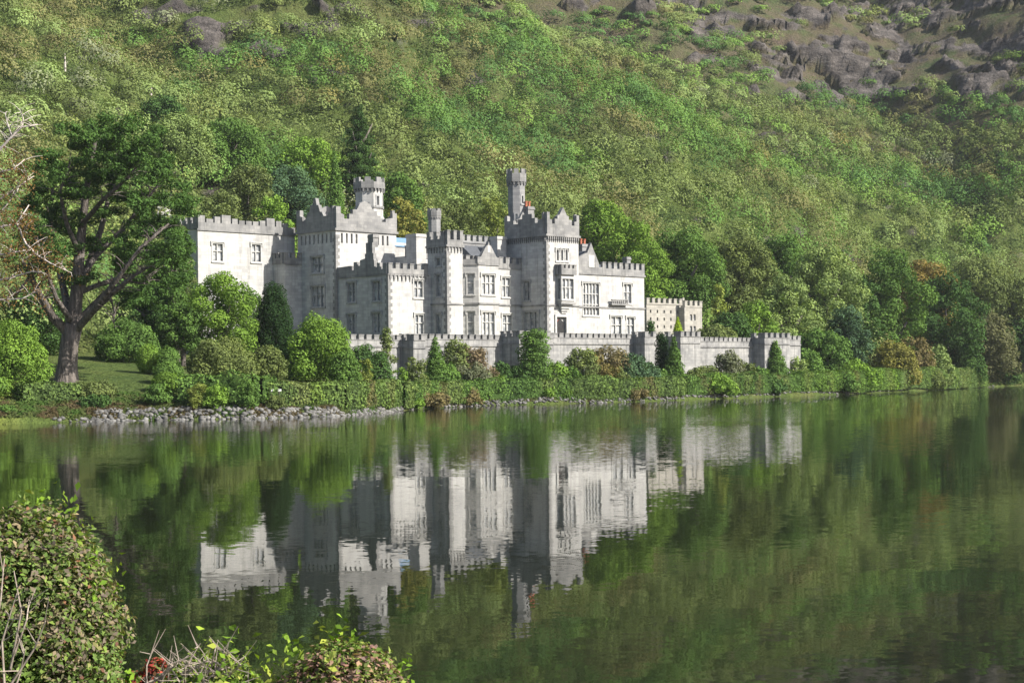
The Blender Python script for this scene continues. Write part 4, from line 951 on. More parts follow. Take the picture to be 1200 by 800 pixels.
T = 'tree'; S = 'shrub'
PL = [
 # garden in front of the terrace, left to right
 ('leafy_tree', T, 'bright green bushy tree in front of the plain white wing', 'broad', 262, ('s', 44), 316, 84, 'bright', 0),
 ('leafy_tree', T, 'mid green tree between the spreading pine and the bright green bushy tree', 'broad', 215, ('s', 42), 352, 60, 'mid', 1),
 ('leafy_tree', T, 'low leafy tree growing directly behind the lawn beside the big pine trunk', 'dome', 150, ('s', 40), 374, 70, 'mid', 0),
 ('leafy_tree', T, 'dark leafy tree behind the left limb of the spreading pine', 'broad', 45, ('s', 48), 330, 90, 'dark', 1),
 ('leafy_tree', T, 'shaded tree behind the right limbs of the spreading pine', 'broad', 180, ('s', 60), 330, 80, 'dark', 0),
 ('leafy_tree', T, 'leafy tree screening the left end of the plain wing', 'broad', 208, ('s', 56), 282, 54, 'mid', 0),
 ('leafy_tree', T, 'tall leafy tree between the spreading pine and the wing end wall', 'broad', 209, ('s', 72), 256, 46, 'olive', 0),
 ('leafy_tree', T, 'mid green tree squeezed between the bright bushy tree and the dark yew', 'broad', 297, ('s', 58), 336, 46, 'mid', 0),
 ('yew_tree', T, 'dark rounded yew against the shaded side of the square tower', 'yew', 322, ('s', 47), 329, 54, 'deep', 0),
 ('flowering_shrub', S, 'large bright green shrub in front of the shaded corner block of the castle', 'dome', 378, ('s', 30), 367, 76, 'bright', 1),
 ('flowering_shrub', S, 'dark low shrub between the yew and the large bright green shrub', 'loose', 345, ('s', 34), 398, 44, 'dark', 0),
 ('domed_shrub', S, 'broad domed olive shrub above the left end of the clipped hedge', 'dome', 258, ('s', 20), 398, 78, 'olive', 0),
 ('domed_shrub', S, 'smaller domed shrub just left of the dark gap under the yew', 'dome', 315, ('s', 22), 402, 42, 'olive', 1),
 ('clipped_shrub', S, 'clipped ball shrub highest up the lawn edge', 'clip', 197, ('s', 22), 407, 26, 'mid', 0),
 ('clipped_shrub', S, 'clipped ball shrub just behind the highest one at the lawn edge', 'clip', 174, ('s', 24), 404, 26, 'bright', 0),
 ('clipped_shrub', S, 'clipped ball shrub second down the edge of the lawn', 'clip', 197, ('s', 13), 425, 34, 'mid', 0),
 ('clipped_shrub', S, 'clipped ball shrub third down the edge of the lawn', 'clip', 198, ('s', 9), 437, 38, 'bright', 0),
 ('low_shrub', S, 'low spreading leafy shrub at the bottom of the lawn beside the stones', 'loose', 185, ('s', 4), 452, 44, 'mid', 1),
 ('low_shrub', S, 'low dark shrub on the lawn edge below the big pine trunk', 'loose', 112, ('s', 3.5), 465, 40, 'dark', 0),
 ('low_shrub', S, 'low greyish shrub in the grass right of the pine trunk', 'loose', 112, ('s', 8), 452, 60, 'olive', 1),
 ('low_shrub', S, 'tiny low shrub at the water edge in the left corner of the bank', 'loose', 4, ('s', 2.5), 476, 34, 'mid', 0),
 ('leafy_shrub', S, 'big bright weeping shrub on the left bank under the rusty bare tree', 'dome', 14, ('s', 11), 371, 78, 'bright', 0),
 ('leafy_shrub', S, 'mid green shrub at the far left edge of the bank', 'dome', -40, ('s', 9), 392, 80, 'mid', 1),
 ('young_tree', T, 'slender young tree on a thin stem before the sunlit corner of the castle', 'slim', 453, ('s', 17), 380, 36, 'olive', 0),
 ('young_shrub', S, 'pale yellow leaved shrub left of the slender young tree', 'loose', 428, ('s', 14), 416, 24, 'yellow', 0),
 ('young_shrub', S, 'dark green bush behind the pale yellow leaved shrub', 'dome', 424, ('s', 24), 400, 46, 'dark', 1),
 ('young_shrub', S, 'small bright shrub right of the slender young tree', 'loose', 468, ('s', 14), 426, 24, 'bright', 1),
 ('conical_conifer', T, 'green conical conifer left of the pink brown shrub before the terrace', 'cone', 510, ('s', 11), 395, 34, 'mid', 0),
 ('bushy_shrub', S, 'pink brown shrub against the terrace wall below the main front', 'loose', 555, ('s', 10), 404, 66, 'pink', 0),
 ('bushy_shrub', S, 'green shrub growing behind the pink brown shrub', 'dome', 535, ('s', 14), 394, 40, 'olive', 1),
 ('bushy_shrub', S, 'low pale green shrub in front of the pink brown shrub', 'loose', 552, ('s', 7), 427, 60, 'grey', 1),
 ('bushy_shrub', S, 'small round shrub against the dark bastion', 'dome', 588, ('s', 9), 421, 27, 'dark', 0),
 ('columnar_conifer', T, 'thick green columnar conifer directly below the entrance tower', 'column', 626, ('s', 7), 385, 34, 'mid', 0),
 ('bushy_shrub', S, 'bright low shrub right of the thick columnar conifer', 'dome', 652, ('s', 8), 421, 32, 'bright', 0),
 ('autumn_shrub', S, 'broad greyish shrub against the terrace wall right of the columnar conifer', 'dome', 682, ('s', 12), 405, 46, 'olive', 0),
 ('autumn_shrub', S, 'rusty shrub in the middle of the shrubs below the hall window', 'loose', 706, ('s', 9), 409, 46, 'rust', 1),
 ('autumn_shrub', S, 'reddish brown shrub topping the terrace wall below the hall window', 'loose', 712, ('s', 13), 403, 60, 'brown', 0),
 ('autumn_shrub', S, 'blue green shrub left of the second tall bastion', 'dome', 738, ('s', 9), 412, 46, 'blue', 0),
 ('conical_conifer', T, 'narrow dark conifer of the pair standing close against the terrace bastion', 'column', 776, ('s', 12), 389, 15, 'deep', 0),
 ('conical_conifer', T, 'broader green conifer of the pair standing in front of the terrace bastion', 'cone', 790, ('s', 8), 394, 27, 'mid', 1),
 ('pale_shrub', S, 'pale silvery shrub against the white stretch of terrace wall', 'loose', 853, ('s', 12), 410, 54, 'grey', 0),
 ('pale_shrub', S, 'low green shrub at the foot of the pale silvery shrub', 'dome', 826, ('s', 8), 430, 40, 'olive', 1),
 ('conical_conifer', T, 'conical conifer before the last bastion at the end of the terrace', 'cone', 909, ('s', 9), 398, 33, 'mid', 0),
 ('golden_conifer', T, 'small lime yellow conifer on the terrace in front of the cream outbuilding', 'cone', 795, 286, 371, 15, 'lime', 0),
 ('small_conifer', T, 'small dark conifer on the terrace beside the right corner of the castle', 'column', 763, 283, 375, 9, 'dark', 0),
 ('terrace_hedge_bush', S, 'low flat bush on the terrace right of the cream outbuilding', 'dome', 838, 304, 384, 50, 'olive', 0),
 # trees right of the terrace
 ('leafy_tree', T, 'bushy tree at the right end of the terrace wall', 'broad', 962, ('s', 20), 386, 66, 'mid', 0),
 ('leafy_tree', T, 'small bluish tree behind the bushy tree at the end of the terrace', 'broad', 992, ('s', 27), 358, 56, 'blue', 1),
 ('leafy_tree', T, 'pale tall tree with a greyish top, left of the large dark sided tree', 'broad', 968, ('s', 44), 284, 92, 'pale', 1),
 ('leafy_tree', T, 'large dark sided tree with a sunlit right flank, tallest by the right shore', 'broad', 1042, ('s', 30), 284, 84, 'mid', 0),
 ('leafy_tree', T, 'wide dark green tree over the right end of the long hedge', 'broad', 1110, ('s', 26), 320, 96, 'dark', 1),
 ('leafy_tree', T, 'brownish tree overhanging the water near the right edge', 'dome', 1160, ('s', 11), 360, 66, (.10, .105, .05), 0),
 ('leafy_tree', T, 'olive tree behind the brownish one at the right edge', 'broad', 1192, ('s', 24), 322, 80, 'olive', 1),
 ('leafy_tree', T, 'orange topped tree between the wide dark tree and the tall sunlit tree', 'broad', 1086, ('s', 46), 300, 84, (.175, .135, .045), 0),
 ('leafy_tree', T, 'orange brown tree higher up behind the right edge of the hedge', 'broad', 1150, ('s', 60), 302, 90, 'olive', 0),
 ('leafy_tree', T, 'dark tree filling the gap left of the large dark sided tree', 'broad', 1010, ('s', 36), 318, 50, 'dark', 0),
 ('autumn_shrub', S, 'rounded golden brown shrub on the shore behind the right part of the hedge', 'dome', 1048, ('s', 9), 398, 54, 'gold', 0),
 ('autumn_shrub', S, 'purplish brown shrub behind the rounded golden brown one', 'loose', 1072, ('s', 12), 386, 60, 'brown', 1),
 ('autumn_shrub', S, 'pale olive shrub right of the purplish brown one', 'dome', 1098, ('s', 8), 402, 38, 'pale', 0),
 ('low_shrub', S, 'low bright shrub at the foot of the bluish tree', 'loose', 1000, ('s', 9), 420, 60, 'bright', 0),
 ('leafy_tree', T, 'dark tree low over the water at the right edge of the photo', 'broad', 1200, ('s', 12), 372, 60, 'dark', 0),
 ('leafy_tree', T, 'tall olive tree cut by the right edge of the photo', 'broad', 1222, ('s', 26), 330, 80, 'olive', 0),
 ('low_shrub', S, 'dark shrub under the brownish tree at the right end of the shore', 'dome', 1172, ('s', 7), 418, 44, 'dark', 0),
 ('low_shrub', S, 'dark shrub filling the bank beneath the wide dark green tree', 'dome', 1128, ('s', 14), 404, 52, 'dark', 0),
 # behind and right of the castle
 ('leafy_tree', T, 'big rounded green tree close behind the right corner of the castle', 'broad', 800, 330, 268, 96, 'mid', 0),
 ('leafy_tree', T, 'bright topped tree left of the big rounded one behind the castle', 'broad', 742, 322, 252, 84, 'bright', 1),
 ('leafy_tree', T, 'dark tree directly above the right end of the castle', 'broad', 772, 336, 296, 62, 'dark', 1),
 ('leafy_tree', T, 'yellowish slim tree right of the cream outbuilding', 'slim', 843, 315, 330, 34, 'yellow', 1),
 ('leafy_tree', T, 'round olive tree above the yellowish slim tree', 'broad', 868, 345, 272, 90, 'olive', 0),
 ('leafy_tree', T, 'bright low tree behind the terrace wall near its last bastion', 'broad', 886, 320, 350, 60, 'bright', 0),
 ('leafy_tree', T, 'dark bush tree on the terrace next to the cream outbuilding', 'dome', 858, 308, 366, 50, 'dark', 0),
 ('leafy_tree', T, 'pale green tree between the terrace end and the pale tall tree', 'broad', 925, 326, 318, 70, 'pale', 0),
 ('leafy_tree', T, 'olive tree above the pale green one at the terrace end', 'broad', 920, 365, 272, 76, 'mid', 1),
 ('leafy_tree', T, 'bright green tree behind the entrance tower roof', 'broad', 705, 345, 232, 66, 'bright', 0),
 ('leafy_tree', T, 'lime green tree directly left of the tall slender turret', 'broad', 578, 330, 222, 44, 'yellow', 0),
 ('leafy_tree', T, 'olive gold tree behind the stair turret', 'broad', 540, 318, 226, 70, 'olive', 1),
 ('leafy_tree', T, 'gold tinged tree just right of the roof turret', 'broad', 474, 300, 222, 60, (.17, .17, .045), 0),
 ('leafy_tree', T, 'dark green tree behind the roof turret', 'broad', 468, 325, 196, 66, 'mid', 0),
 ('dark_conifer', T, 'tall dark conifer rising above the square tower', 'spire', 424, 345, 121, 74, 'dark', 0),
 ('dark_conifer', T, 'dense green cone conifer left of the roof turret', 'cone', 395, 300, 178, 44, 'mid', 1),
 ('leafy_tree', T, 'grey green tree above the gable of the square tower', 'broad', 342, 318, 190, 78, 'blue', 0),
 ('leafy_tree', T, 'large olive tree close above the battlement of the plain wing', 'broad', 292, 308, 190, 70, 'olive', 1),
 ('leafy_tree', T, 'smaller tree directly behind the left end of the plain wing', 'broad', 262, 285, 216, 66, 'olive', 0),
 ('leafy_tree', T, 'bright tree behind the plain wing beside the square tower', 'broad', 322, 290, 222, 54, 'bright', 0),
 ('leafy_tree', T, 'large mid green tree upslope of the plain wing', 'broad', 270, 335, 140, 96, 'mid', 1),
 ('leafy_tree', T, 'broad pale green tree up the slope right of the spreading pine', 'broad', 215, 322, 132, 90, 'pale', 0),
 ('leafy_tree', T, 'bright crowned tree upslope between the plain wing and the dark conifer', 'broad', 365, 345, 160, 72, 'bright', 1),
 ('leafy_tree', T, 'dark crowned tree on the slope right above the spreading pine', 'broad', 195, 345, 112, 60, 'dark', 0),
 ('leafy_tree', T, 'dark wind bent tree alone high on the slope above the hall block', 'broad', 822, 420, 222, 46, 'dark', 0),
 ('leafy_tree', T, 'small dark tree in the gully near the top of the photo', 'spire', 592, 545, 26, 26, 'deep', 1),
]
for (nm, cat, lab, kind, px, d, yt, wp, col, var) in PL: plant(nm, cat, lab, kind, px, d, yt, wp, col, var)

for i, (px, off, yt, w_, col, kd, lab) in enumerate([
    (404, 16, 404, 40, 'mid', 'dome', 'green shrub against the terrace wall right of the large bright shrub'), (441, 15, 408, 40, 'dark', 'dome', 'dark shrub behind the slender young tree'),
    (487, 12, 414, 34, 'olive', 'loose', 'greyish shrub at the foot of the small dark bastion'), (524, 8, 424, 36, 'mid', 'dome', 'low green shrub at the right foot of the green conical conifer'),
    (575, 7, 432, 40, 'bright', 'loose', 'low bright shrub left of the small round shrub by the bastion'), (608, 8, 426, 34, 'dark', 'dome', 'dark shrub left of the thick columnar conifer'),
    (668, 7, 430, 40, 'mid', 'loose', 'low green shrub between the bright low shrub and the rusty ones'), (724, 7, 428, 44, 'olive', 'loose', 'low olive shrub below the reddish brown shrubs'),
    (757, 8, 422, 36, 'blue', 'dome', 'bluish low shrub left of the narrow dark conifer'), (774, 7, 430, 34, 'mid', 'loose', 'low leafy shrub at the foot of the narrow dark conifer'),
    (808, 7, 430, 34, 'olive', 'loose', 'low olive shrub right of the pair of conifers by the bastion'), (876, 8, 424, 40, 'olive', 'loose', 'low shrub left of the last terrace bastion'),
    (889, 7, 430, 30, 'mid', 'dome', 'low green shrub right under the last terrace bastion'), (932, 9, 416, 40, 'pale', 'loose', 'pale shrub at the very end of the terrace wall'), (945, 12, 408, 44, 'mid', 'dome', 'green shrub just beyond the end of the terrace wall')]):
    plant('wall_shrub', S, lab, kd, px, ('s', off), yt, w_, col)
# ---- clipped hedges along the shore
def hedge(label, p0, p1, off, ytop, width, col, seed, rough=.1):
    rng = np.random.default_rng(seed)
    pxs = np.linspace(p0, p1, max(3, int((p1 - p0) / 6)))
    ctr = []
    for p in pxs:
        d = d_shore(p) + off; x, y, z = on_ground(p, d); ctr.append((x, y, z - .25, max(z + .7, at(p, np.interp(p, [p0, p1], ytop), d).z)))
    ctr = np.array(ctr); ctr[:, 3] += (fbm(ctr[:, 0] * .35, ctr[:, 1] * .35, 41, 3) - .5) * (1.6 if rough > .12 else .5)
    Ps, Ns = [], []
    box = MB(); o0 = ctr[0]
    for i in range(len(ctr) - 1):
        a, b = ctr[i], ctr[i + 1]; dv = b[:2] - a[:2]; L = np.linalg.norm(dv); dv = dv / L; nv = np.array([dv[1], -dv[0]])
        ht = (a[3] - a[2] + b[3] - b[2]) / 2
        for (cnt, mode) in ((int(L * ht * 30), 0), (int(L * width * 28), 1), (int(L * ht * 14), 2)):
            s = rng.random(cnt); h = rng.random(cnt); wv = rng.uniform(-.5, .5, cnt) * width
            base = a[None] * (1 - s[:, None]) + b[None] * s[:, None]
            if mode == 1: off_ = wv; zz = base[:, 3] + rng.normal(0, rough * .5, cnt); nn = np.tile([0, 0, 1.], (cnt, 1))
            else:
                sg = 1 if mode == 0 else -1
                bulge = 1 - .25 * (2 * h - 1) ** 4
                off_ = sg * width / 2 * bulge + rng.normal(0, rough, cnt); zz = base[:, 2] + (base[:, 3] - base[:, 2]) * h; nn = np.tile([sg * nv[0], sg * nv[1], .25], (cnt, 1))
            xy = base[:, :2] + nv[None] * off_[:, None]
            LF = lambda X, Z: (fbm(X[:, 0] * .55 + X[:, 1] * .35, Z * .6 + X[:, 1] * .2, seed, 3) - .5) * rough * 9
            lump = LF(xy, zz); gs = (LF(xy + dv[None] * .25, zz) - lump) / .25; gzz = (LF(xy, zz + .25) - lump) / .25
            flat = nn.copy(); nn = nn - np.stack([dv[0] * gs, dv[1] * gs, np.zeros(cnt)], 1) * 1.2
            if mode != 1: nn[:, 2] -= gzz * 1.2
            xy = xy + flat[:, :2] * lump[:, None]
            Ps.append(np.stack([xy[:, 0], xy[:, 1], zz + (lump * .5 if mode == 1 else 0)], 1)); Ns.append(nn)
        q = width / 2 - .22; k = len(box.v)
        A1 = a[:2] + nv * q; A2 = a[:2] - nv * q; B1 = b[:2] + nv * q; B2 = b[:2] - nv * q; za, zb = a[3] - .2, b[3] - .2
        box.quad((*A1, a[2]), (*B1, b[2]), (*B1, zb), (*A1, za)); box.quad((*A1, za), (*B1, zb), (*B2, zb), (*A2, za)); box.quad((*A2, a[2]), (*B2, b[2]), (*B2, zb), (*A2, za))
    for e_, sg in ((0, -1), (-1, 1)):
        c_ = ctr[e_]; dv = ctr[1][:2] - ctr[0][:2] if e_ == 0 else ctr[-1][:2] - ctr[-2][:2]; dv = dv / np.linalg.norm(dv); nv = np.array([dv[1], -dv[0]]); k_ = int(width * (c_[3] - c_[2]) * 30)
        w_ = rng.uniform(-.5, .5, k_) * width; h_ = rng.random(k_); Ps.append(np.stack([c_[0] + nv[0] * w_ + sg * dv[0] * .15, c_[1] + nv[1] * w_ + sg * dv[1] * .15, c_[2] + (c_[3] - c_[2]) * h_], 1)); Ns.append(np.tile([sg * dv[0], sg * dv[1], .2], (k_, 1)))
    P = np.concatenate(Ps); V, Q, J = leaves(P, np.concatenate(Ns), .29, rng, .7, .42)
    nb = len(box.v); V2 = np.concatenate([V, np.array(box.v)]); Q2 = np.concatenate([Q, np.array(box.f) + len(V)]); J2 = np.concatenate([J, np.full(nb, .0)])
    V2 = V2 - np.array([o0[0], o0[1], o0[2]])
    # the hedge is made of many plants side by side, each with its own leaf colour
    X_, Y_ = V2[:, 0] + o0[0], V2[:, 1] + o0[1]; Z_ = V2[:, 2]
    s_ = (X_ * .75 + Y_ * .66) / 2.1 + (fbm(X_ * .8, Z_ * .9 + Y_ * .3, 19, 2) - .5) * 1.3; ci = _hash(np.floor(s_).astype(np.int64), np.zeros(len(s_), np.int64), 5)
    pal = np.array([GREEN['mid'], GREEN['mid'], GREEN['olive'], GREEN['dark'], np.array(GREEN['bright']) * .9, GREEN['mid'], np.array(GREEN['brown']) * .75, GREEN['olive'], GREEN['dark'], GREEN['mid']]) * 1.12
    tv = pal[np.minimum((ci * 10).astype(int), 9)]; tv = tv * .6 + .4 * np.array(GREEN[col]); tv[len(V):] *= .7  # inner core darkened in colour to stand for shade between the leaves
    T4 = np.concatenate([tv, np.ones((len(tv), 1))], 1)
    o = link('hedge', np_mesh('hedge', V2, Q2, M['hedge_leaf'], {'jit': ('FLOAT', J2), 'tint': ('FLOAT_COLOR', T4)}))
    o.location = o0[:3]; tag(o, label, 'hedge', 'hedges along the far shore'); return o
hedge('tall ragged hedge at the left above the thickest part of the stone bank', 208, 315, 4.6, (439, 440), 2.2, 'mid', 1, .16)
hedge('low square clipped hedge just right of the ragged hedge above the stone bank', 311, 474, 4.2, (448, 447), 1.8, 'olive', 2, .1)
hedge('short low hedge behind the small point of the bank', 468, 562, 2.0, (447, 448), 1.8, 'mid', 3, .15)
hedge('hedge run below the thick columnar conifer', 560, 666, 2.0, (444, 444), 1.9, 'mid', 4, .14)
hedge('hedge run below the rusty shrubs and the hall window', 664, 802, 2.0, (444, 441), 1.9, 'olive', 5, .15)
hedge('hedge run below the pale silvery shrub', 800, 936, 2.0, (439, 437), 2.2, 'mid', 6, .2)
hedge('bright hedge run just past the end of the terrace wall', 934, 1048, 2.0, (435, 433), 2.4, 'bright', 7, .22)
hedge('last hedge run tapering to the right beneath the wide dark tree', 1046, 1150, 2.0, (433, 431), 2.6, 'pale', 8, .22)
hedge('clipped low hedge at the foot of the spreading pine', 22, 88, 8, (450, 450), 2.0, 'olive', 9, .08)
# loose growth in front of the hedges
for i, (px, yt, w_, col, kd, lab) in enumerate([
    (322, 462, 26, 'olive', 'loose', 'straggly olive bush under the clipped hedge near the two white boards'), (252, 447, 36, 'bright', 'loose', 'light green bush poking from the ragged hedge'),
    (232, 444, 30, 'yellow', 'loose', 'yellow green bush at the left end of the ragged hedge'), (290, 446, 34, 'mid', 'loose', 'dark green bush at the right end of the ragged hedge'),
    (500, 462, 60, 'brown', 'loose', 'rusty brown bush on the small point of the bank'), (482, 473, 40, 'bright', 'loose', 'bright weedy clump at the tip of the small point'),
    (545, 458, 50, 'brown', 'loose', 'brownish low bush below the hedge right of the small point'), (640, 452, 26, 'bright', 'loose', 'bright bush standing out of the hedge below the columnar conifer'),
    (662, 455, 22, 'bright', 'loose', 'small bright bush out of the hedge right of the columnar conifer'), (742, 456, 40, 'brown', 'loose', 'brown gappy bush in the hedge below the second bastion'),
    (838, 440, 46, 'bright', 'dome', 'large bright bush bulging out of the hedge toward the water'), (905, 444, 40, 'dark', 'loose', 'dark bush in the hedge below the last bastion'),
    (985, 436, 40, 'mid', 'dome', 'rounded bush in the bright hedge run'), (1090, 434, 36, 'olive', 'dome', 'rounded olive bush in the last hedge run')]):
    plant('shore_bush', 'bush', lab, kd, px, ('s', 1.7), yt, w_, col, i % 2)

# ---- stones along the waterline
def stones():
    rng = np.random.default_rng(8); Vs, Fs, Ts = [], [], []; k = 0
    import bmesh
    bm = bmesh.new(); bmesh.ops.create_icosphere(bm, subdivisions=1, radius=1); bv = np.array([v.co[:] for v in bm.verts]); bf = np.array([[v.index for v in f.verts] for f in bm.faces]); bm.free()
    def put(px, off, s, zr):
        nonlocal k
        d = d_shore(px) + off; x, y, z = on_ground(px, d)
        v = bv * rng.uniform(.65, 1.25, (len(bv), 1)) * np.array([s * rng.uniform(.8, 1.5), s, s * rng.uniform(.5, .9)])
        an = rng.uniform(0, 6.28); c, sn = math.cos(an), math.sin(an); v = v @ np.array([[c, sn, 0], [-sn, c, 0], [0, 0, 1]])
        Vs.append(v + np.array([x, y, z + zr])); Fs.append(bf + k); k += len(bv); g = rng.uniform(.035, .17); Ts.append(np.tile([g, g * .97, g * .92, 1], (len(bv), 1)))
    for i in range(1150): p = rng.uniform(112, 480); put(p, rng.uniform(-.3, 2.0), rng.uniform(.10, .36), rng.uniform(-.05, .08))
    for i in range(900): p = rng.uniform(480, 1165); put(p, rng.uniform(-.2, .9), rng.uniform(.1, .30), rng.uniform(0, .15))
    for i in range(24): put(rng.uniform(60, 118), rng.uniform(-.1, .5), rng.uniform(.12, .38), .05)
    m, n, out = mat('shore_stone'); b = N(n, 'ShaderNodeBsdfPrincipled'); b.inputs['Roughness'].default_value = .9
    a = N(n, 'ShaderNodeAttribute', attribute_name='tint'); t = noise_tex(n, 4, 4, .6, N(n, 'ShaderNodeTexCoord').outputs['Object'])
    n.links.new(mixc(n, .7, a.outputs['Color'], ramp(n, t.outputs[0], [(.3, (.6, .6, .6)), (.7, (1.3, 1.3, 1.3))]).outputs[0], 'MULTIPLY'), b.inputs['Base Color']); n.links.new(b.outputs[0], out.inputs[0])
    o = link('shore_stones', np_mesh('shore_stones', np.concatenate(Vs), np.concatenate(Fs), m, {'tint': ('FLOAT_COLOR', np.concatenate(Ts))}))
    tag(o, 'pale grey rubble stones banked along the far waterline', 'stones', kind='stuff')
stones()
def rough_grass():
    rng = np.random.default_rng(12); n = 34000
    px = rng.uniform(-60, 1210, n); off = rng.uniform(.6, 9, n) * np.where(rng.random(n) < .6, .5, 1)
    d = np.interp(px, SHORE[:, 0], SH_D) + off; c = math.cos(ROLL); t = (px - 600) / F
    x = t * d; z = ground(x, d)
    P = np.stack([x, d, z + .1], 1); V, Q, J = leaves(P, np.tile([0, -1., .5], (n, 1)), .42, rng, .4, .8)
    f = fbm(px / 30, off / 3, 4, 3); col = np.where(f[:, None] < .45, np.array(GREEN['mid']), np.where(f[:, None] < .58, np.array(GREEN['olive']), np.array((.13, .105, .055)))) * .6
    T_ = np.concatenate([np.repeat(col, 4, 0), np.ones((4 * n, 1))], 1)
    o = link('bank_grass', np_mesh('bank_grass', V, Q, M['mass_leaf'], {'tint': ('FLOAT_COLOR', T_), 'jit': ('FLOAT', J)})); tag(o, 'rough grass and weeds along the far bank', 'grass', kind='stuff')
rough_grass()

# ---- the great spreading pine on the left lawn
def big_pine():
    d = d_shore(80) + 17; x, y, z = on_ground(80, d); K = empty('spreading_pine', (x, y, z)); tag(K, 'huge dark spreading pine with a thick trunk on the left lawn', 'tree')
    rng = np.random.default_rng(21); rr = random.Random(4); off = (x, y, z)
    def W(px, py, dz=0): return at(px, py, d + dz)
    t = MB(off)
    t.tube([W(77, 462), W(78, 446), W(79, 430), W(81, 405), W(86, 380)], [1.75, 1.3, 1.05, .95, 1.0], 14)
    limbs = [([(86, 384, 0), (90, 340, 0), (93, 300, 1), (98, 250, 2), (104, 205, 1), (112, 165, 0)], .8), ([(84, 388, 0), (92, 345, 2), (104, 310, 4), (118, 270, 6), (130, 220, 7), (138, 175, 7)], .6),
             ([(82, 392, 0), (62, 372, -1), (46, 345, -3), (34, 318, -5), (22, 300, -7)], .6), ([(84, 385, 0), (76, 345, 3), (66, 300, 5), (58, 250, 6), (64, 205, 6)], .5),
             ([(86, 390, 0), (108, 366, -2), (128, 347, -3), (158, 322, -4), (186, 306, -4)], .45), ([(88, 388, 0), (112, 360, -3), (135, 330, -5), (165, 290, -6), (198, 262, -6)], .42),
             ([(90, 376, 0), (120, 345, 1), (150, 330, 1), (176, 333, 1)], .28), ([(92, 330, 0), (112, 300, 2), (145, 268, 3), (175, 230, 3), (186, 215, 3)], .4), ([(97, 262, 1), (120, 235, -2), (150, 208, -4), (165, 190, -4)], .3),
             ([(86, 380, 0), (66, 350, -4), (48, 300, -6), (40, 262, -6)], .35), ([(94, 300, 1), (78, 262, -2), (70, 225, -4), (84, 186, -4)], .3), ([(88, 345, 1), (112, 335, 5), (150, 322, 8), (190, 330, 10), (208, 318, 10)], .35),
             ([(128, 347, -3), (133, 360, -3), (134, 385, -3)], .12), ([(36, 322, -5), (20, 345, -6), (5, 352, -6)], .16)]
    for pts, r in limbs:
        P = [W(*p) for p in pts]; n = len(P); t.tube(P, [r * (1 - .78 * i / (n - 1)) for i in range(n)], 8)
        for i in range(1, n - 1):     # bare inner twigs
            for _ in range(9):
                q = P[i].lerp(P[i + 1], rr.random()); e = q + Vector((rr.uniform(-2.2, 2.6), rr.uniform(-2, 2), rr.uniform(-.3, 1.9))); m_ = q.lerp(e, .5) + Vector((0, 0, .25))
                t.tube([q, m_, e], [.085, .055, .02], 4)
    t.build('trunk', M['pine_bark'], K, True)
    pads = [(92, 158, 26, 0), (124, 165, 30, 3), (142, 176, 26, 6), (64, 186, 24, 5), (106, 192, 30, -2), (158, 190, 30, -3), (182, 212, 24, 3), (152, 222, 30, 5), (90, 222, 26, -4), (52, 228, 22, 5), (196, 246, 22, -5), (168, 262, 30, -4), (122, 256, 28, 3), (76, 270, 24, 4),
            (206, 286, 18, -5), (180, 298, 28, -4), (212, 302, 16, 8), (140, 304, 26, 2), (58, 300, 24, -5), (190, 322, 26, 9), (36, 262, 22, -6), (110, 290, 24, 5), (20, 300, 18, -7), (166, 330, 22, 1), (124, 212, 26, 6), (76, 204, 22, -3), (150, 280, 20, 7), (186, 236, 22, 4), (100, 176, 20, 2), (44, 316, 18, -6), (204, 266, 18, 2), (218, 288, 14, 4), (206, 330, 20, 2), (178, 348, 22, -3), (150, 346, 20, 5), (214, 318, 16, -4), (130, 190, 20, -5), (174, 200, 18, -4), (60, 250, 20, 2), (112, 152, 22, 2), (134, 158, 18, 4)]
    L = []
    for i in range(58):
        an = rr.uniform(0, 6.28); q = math.sqrt(rr.random()); pads.append((126 + 104 * q * math.cos(an), 242 + 100 * q * math.sin(an) * (1 if math.sin(an) < 0 else .95), rr.uniform(12, 22), rr.uniform(-7, 8)))
    for (px, py, w_, dz) in pads:
        c = W(px, py, dz) - Vector(off); s = d / F
        for j in range(6):
            o_ = Vector((rr.uniform(-1, 1) * w_ * .6 * s, rr.uniform(-2, 2), rr.uniform(-1.1, 1.0))); r = w_ * s * rr.uniform(.32, .55)
            L.append((tuple(c + o_), (r, r * 1.1, rr.uniform(.28, .6))))
    V, Q, J = lobes_crown(rng, L, 300, .34, .45, .45, .40)
    cr = link('crown', np_mesh('crown', V, Q, M['leaf'], {'jit': ('FLOAT', J)}), K); cr.color = (.062, .118, .032, 1)
big_pine()

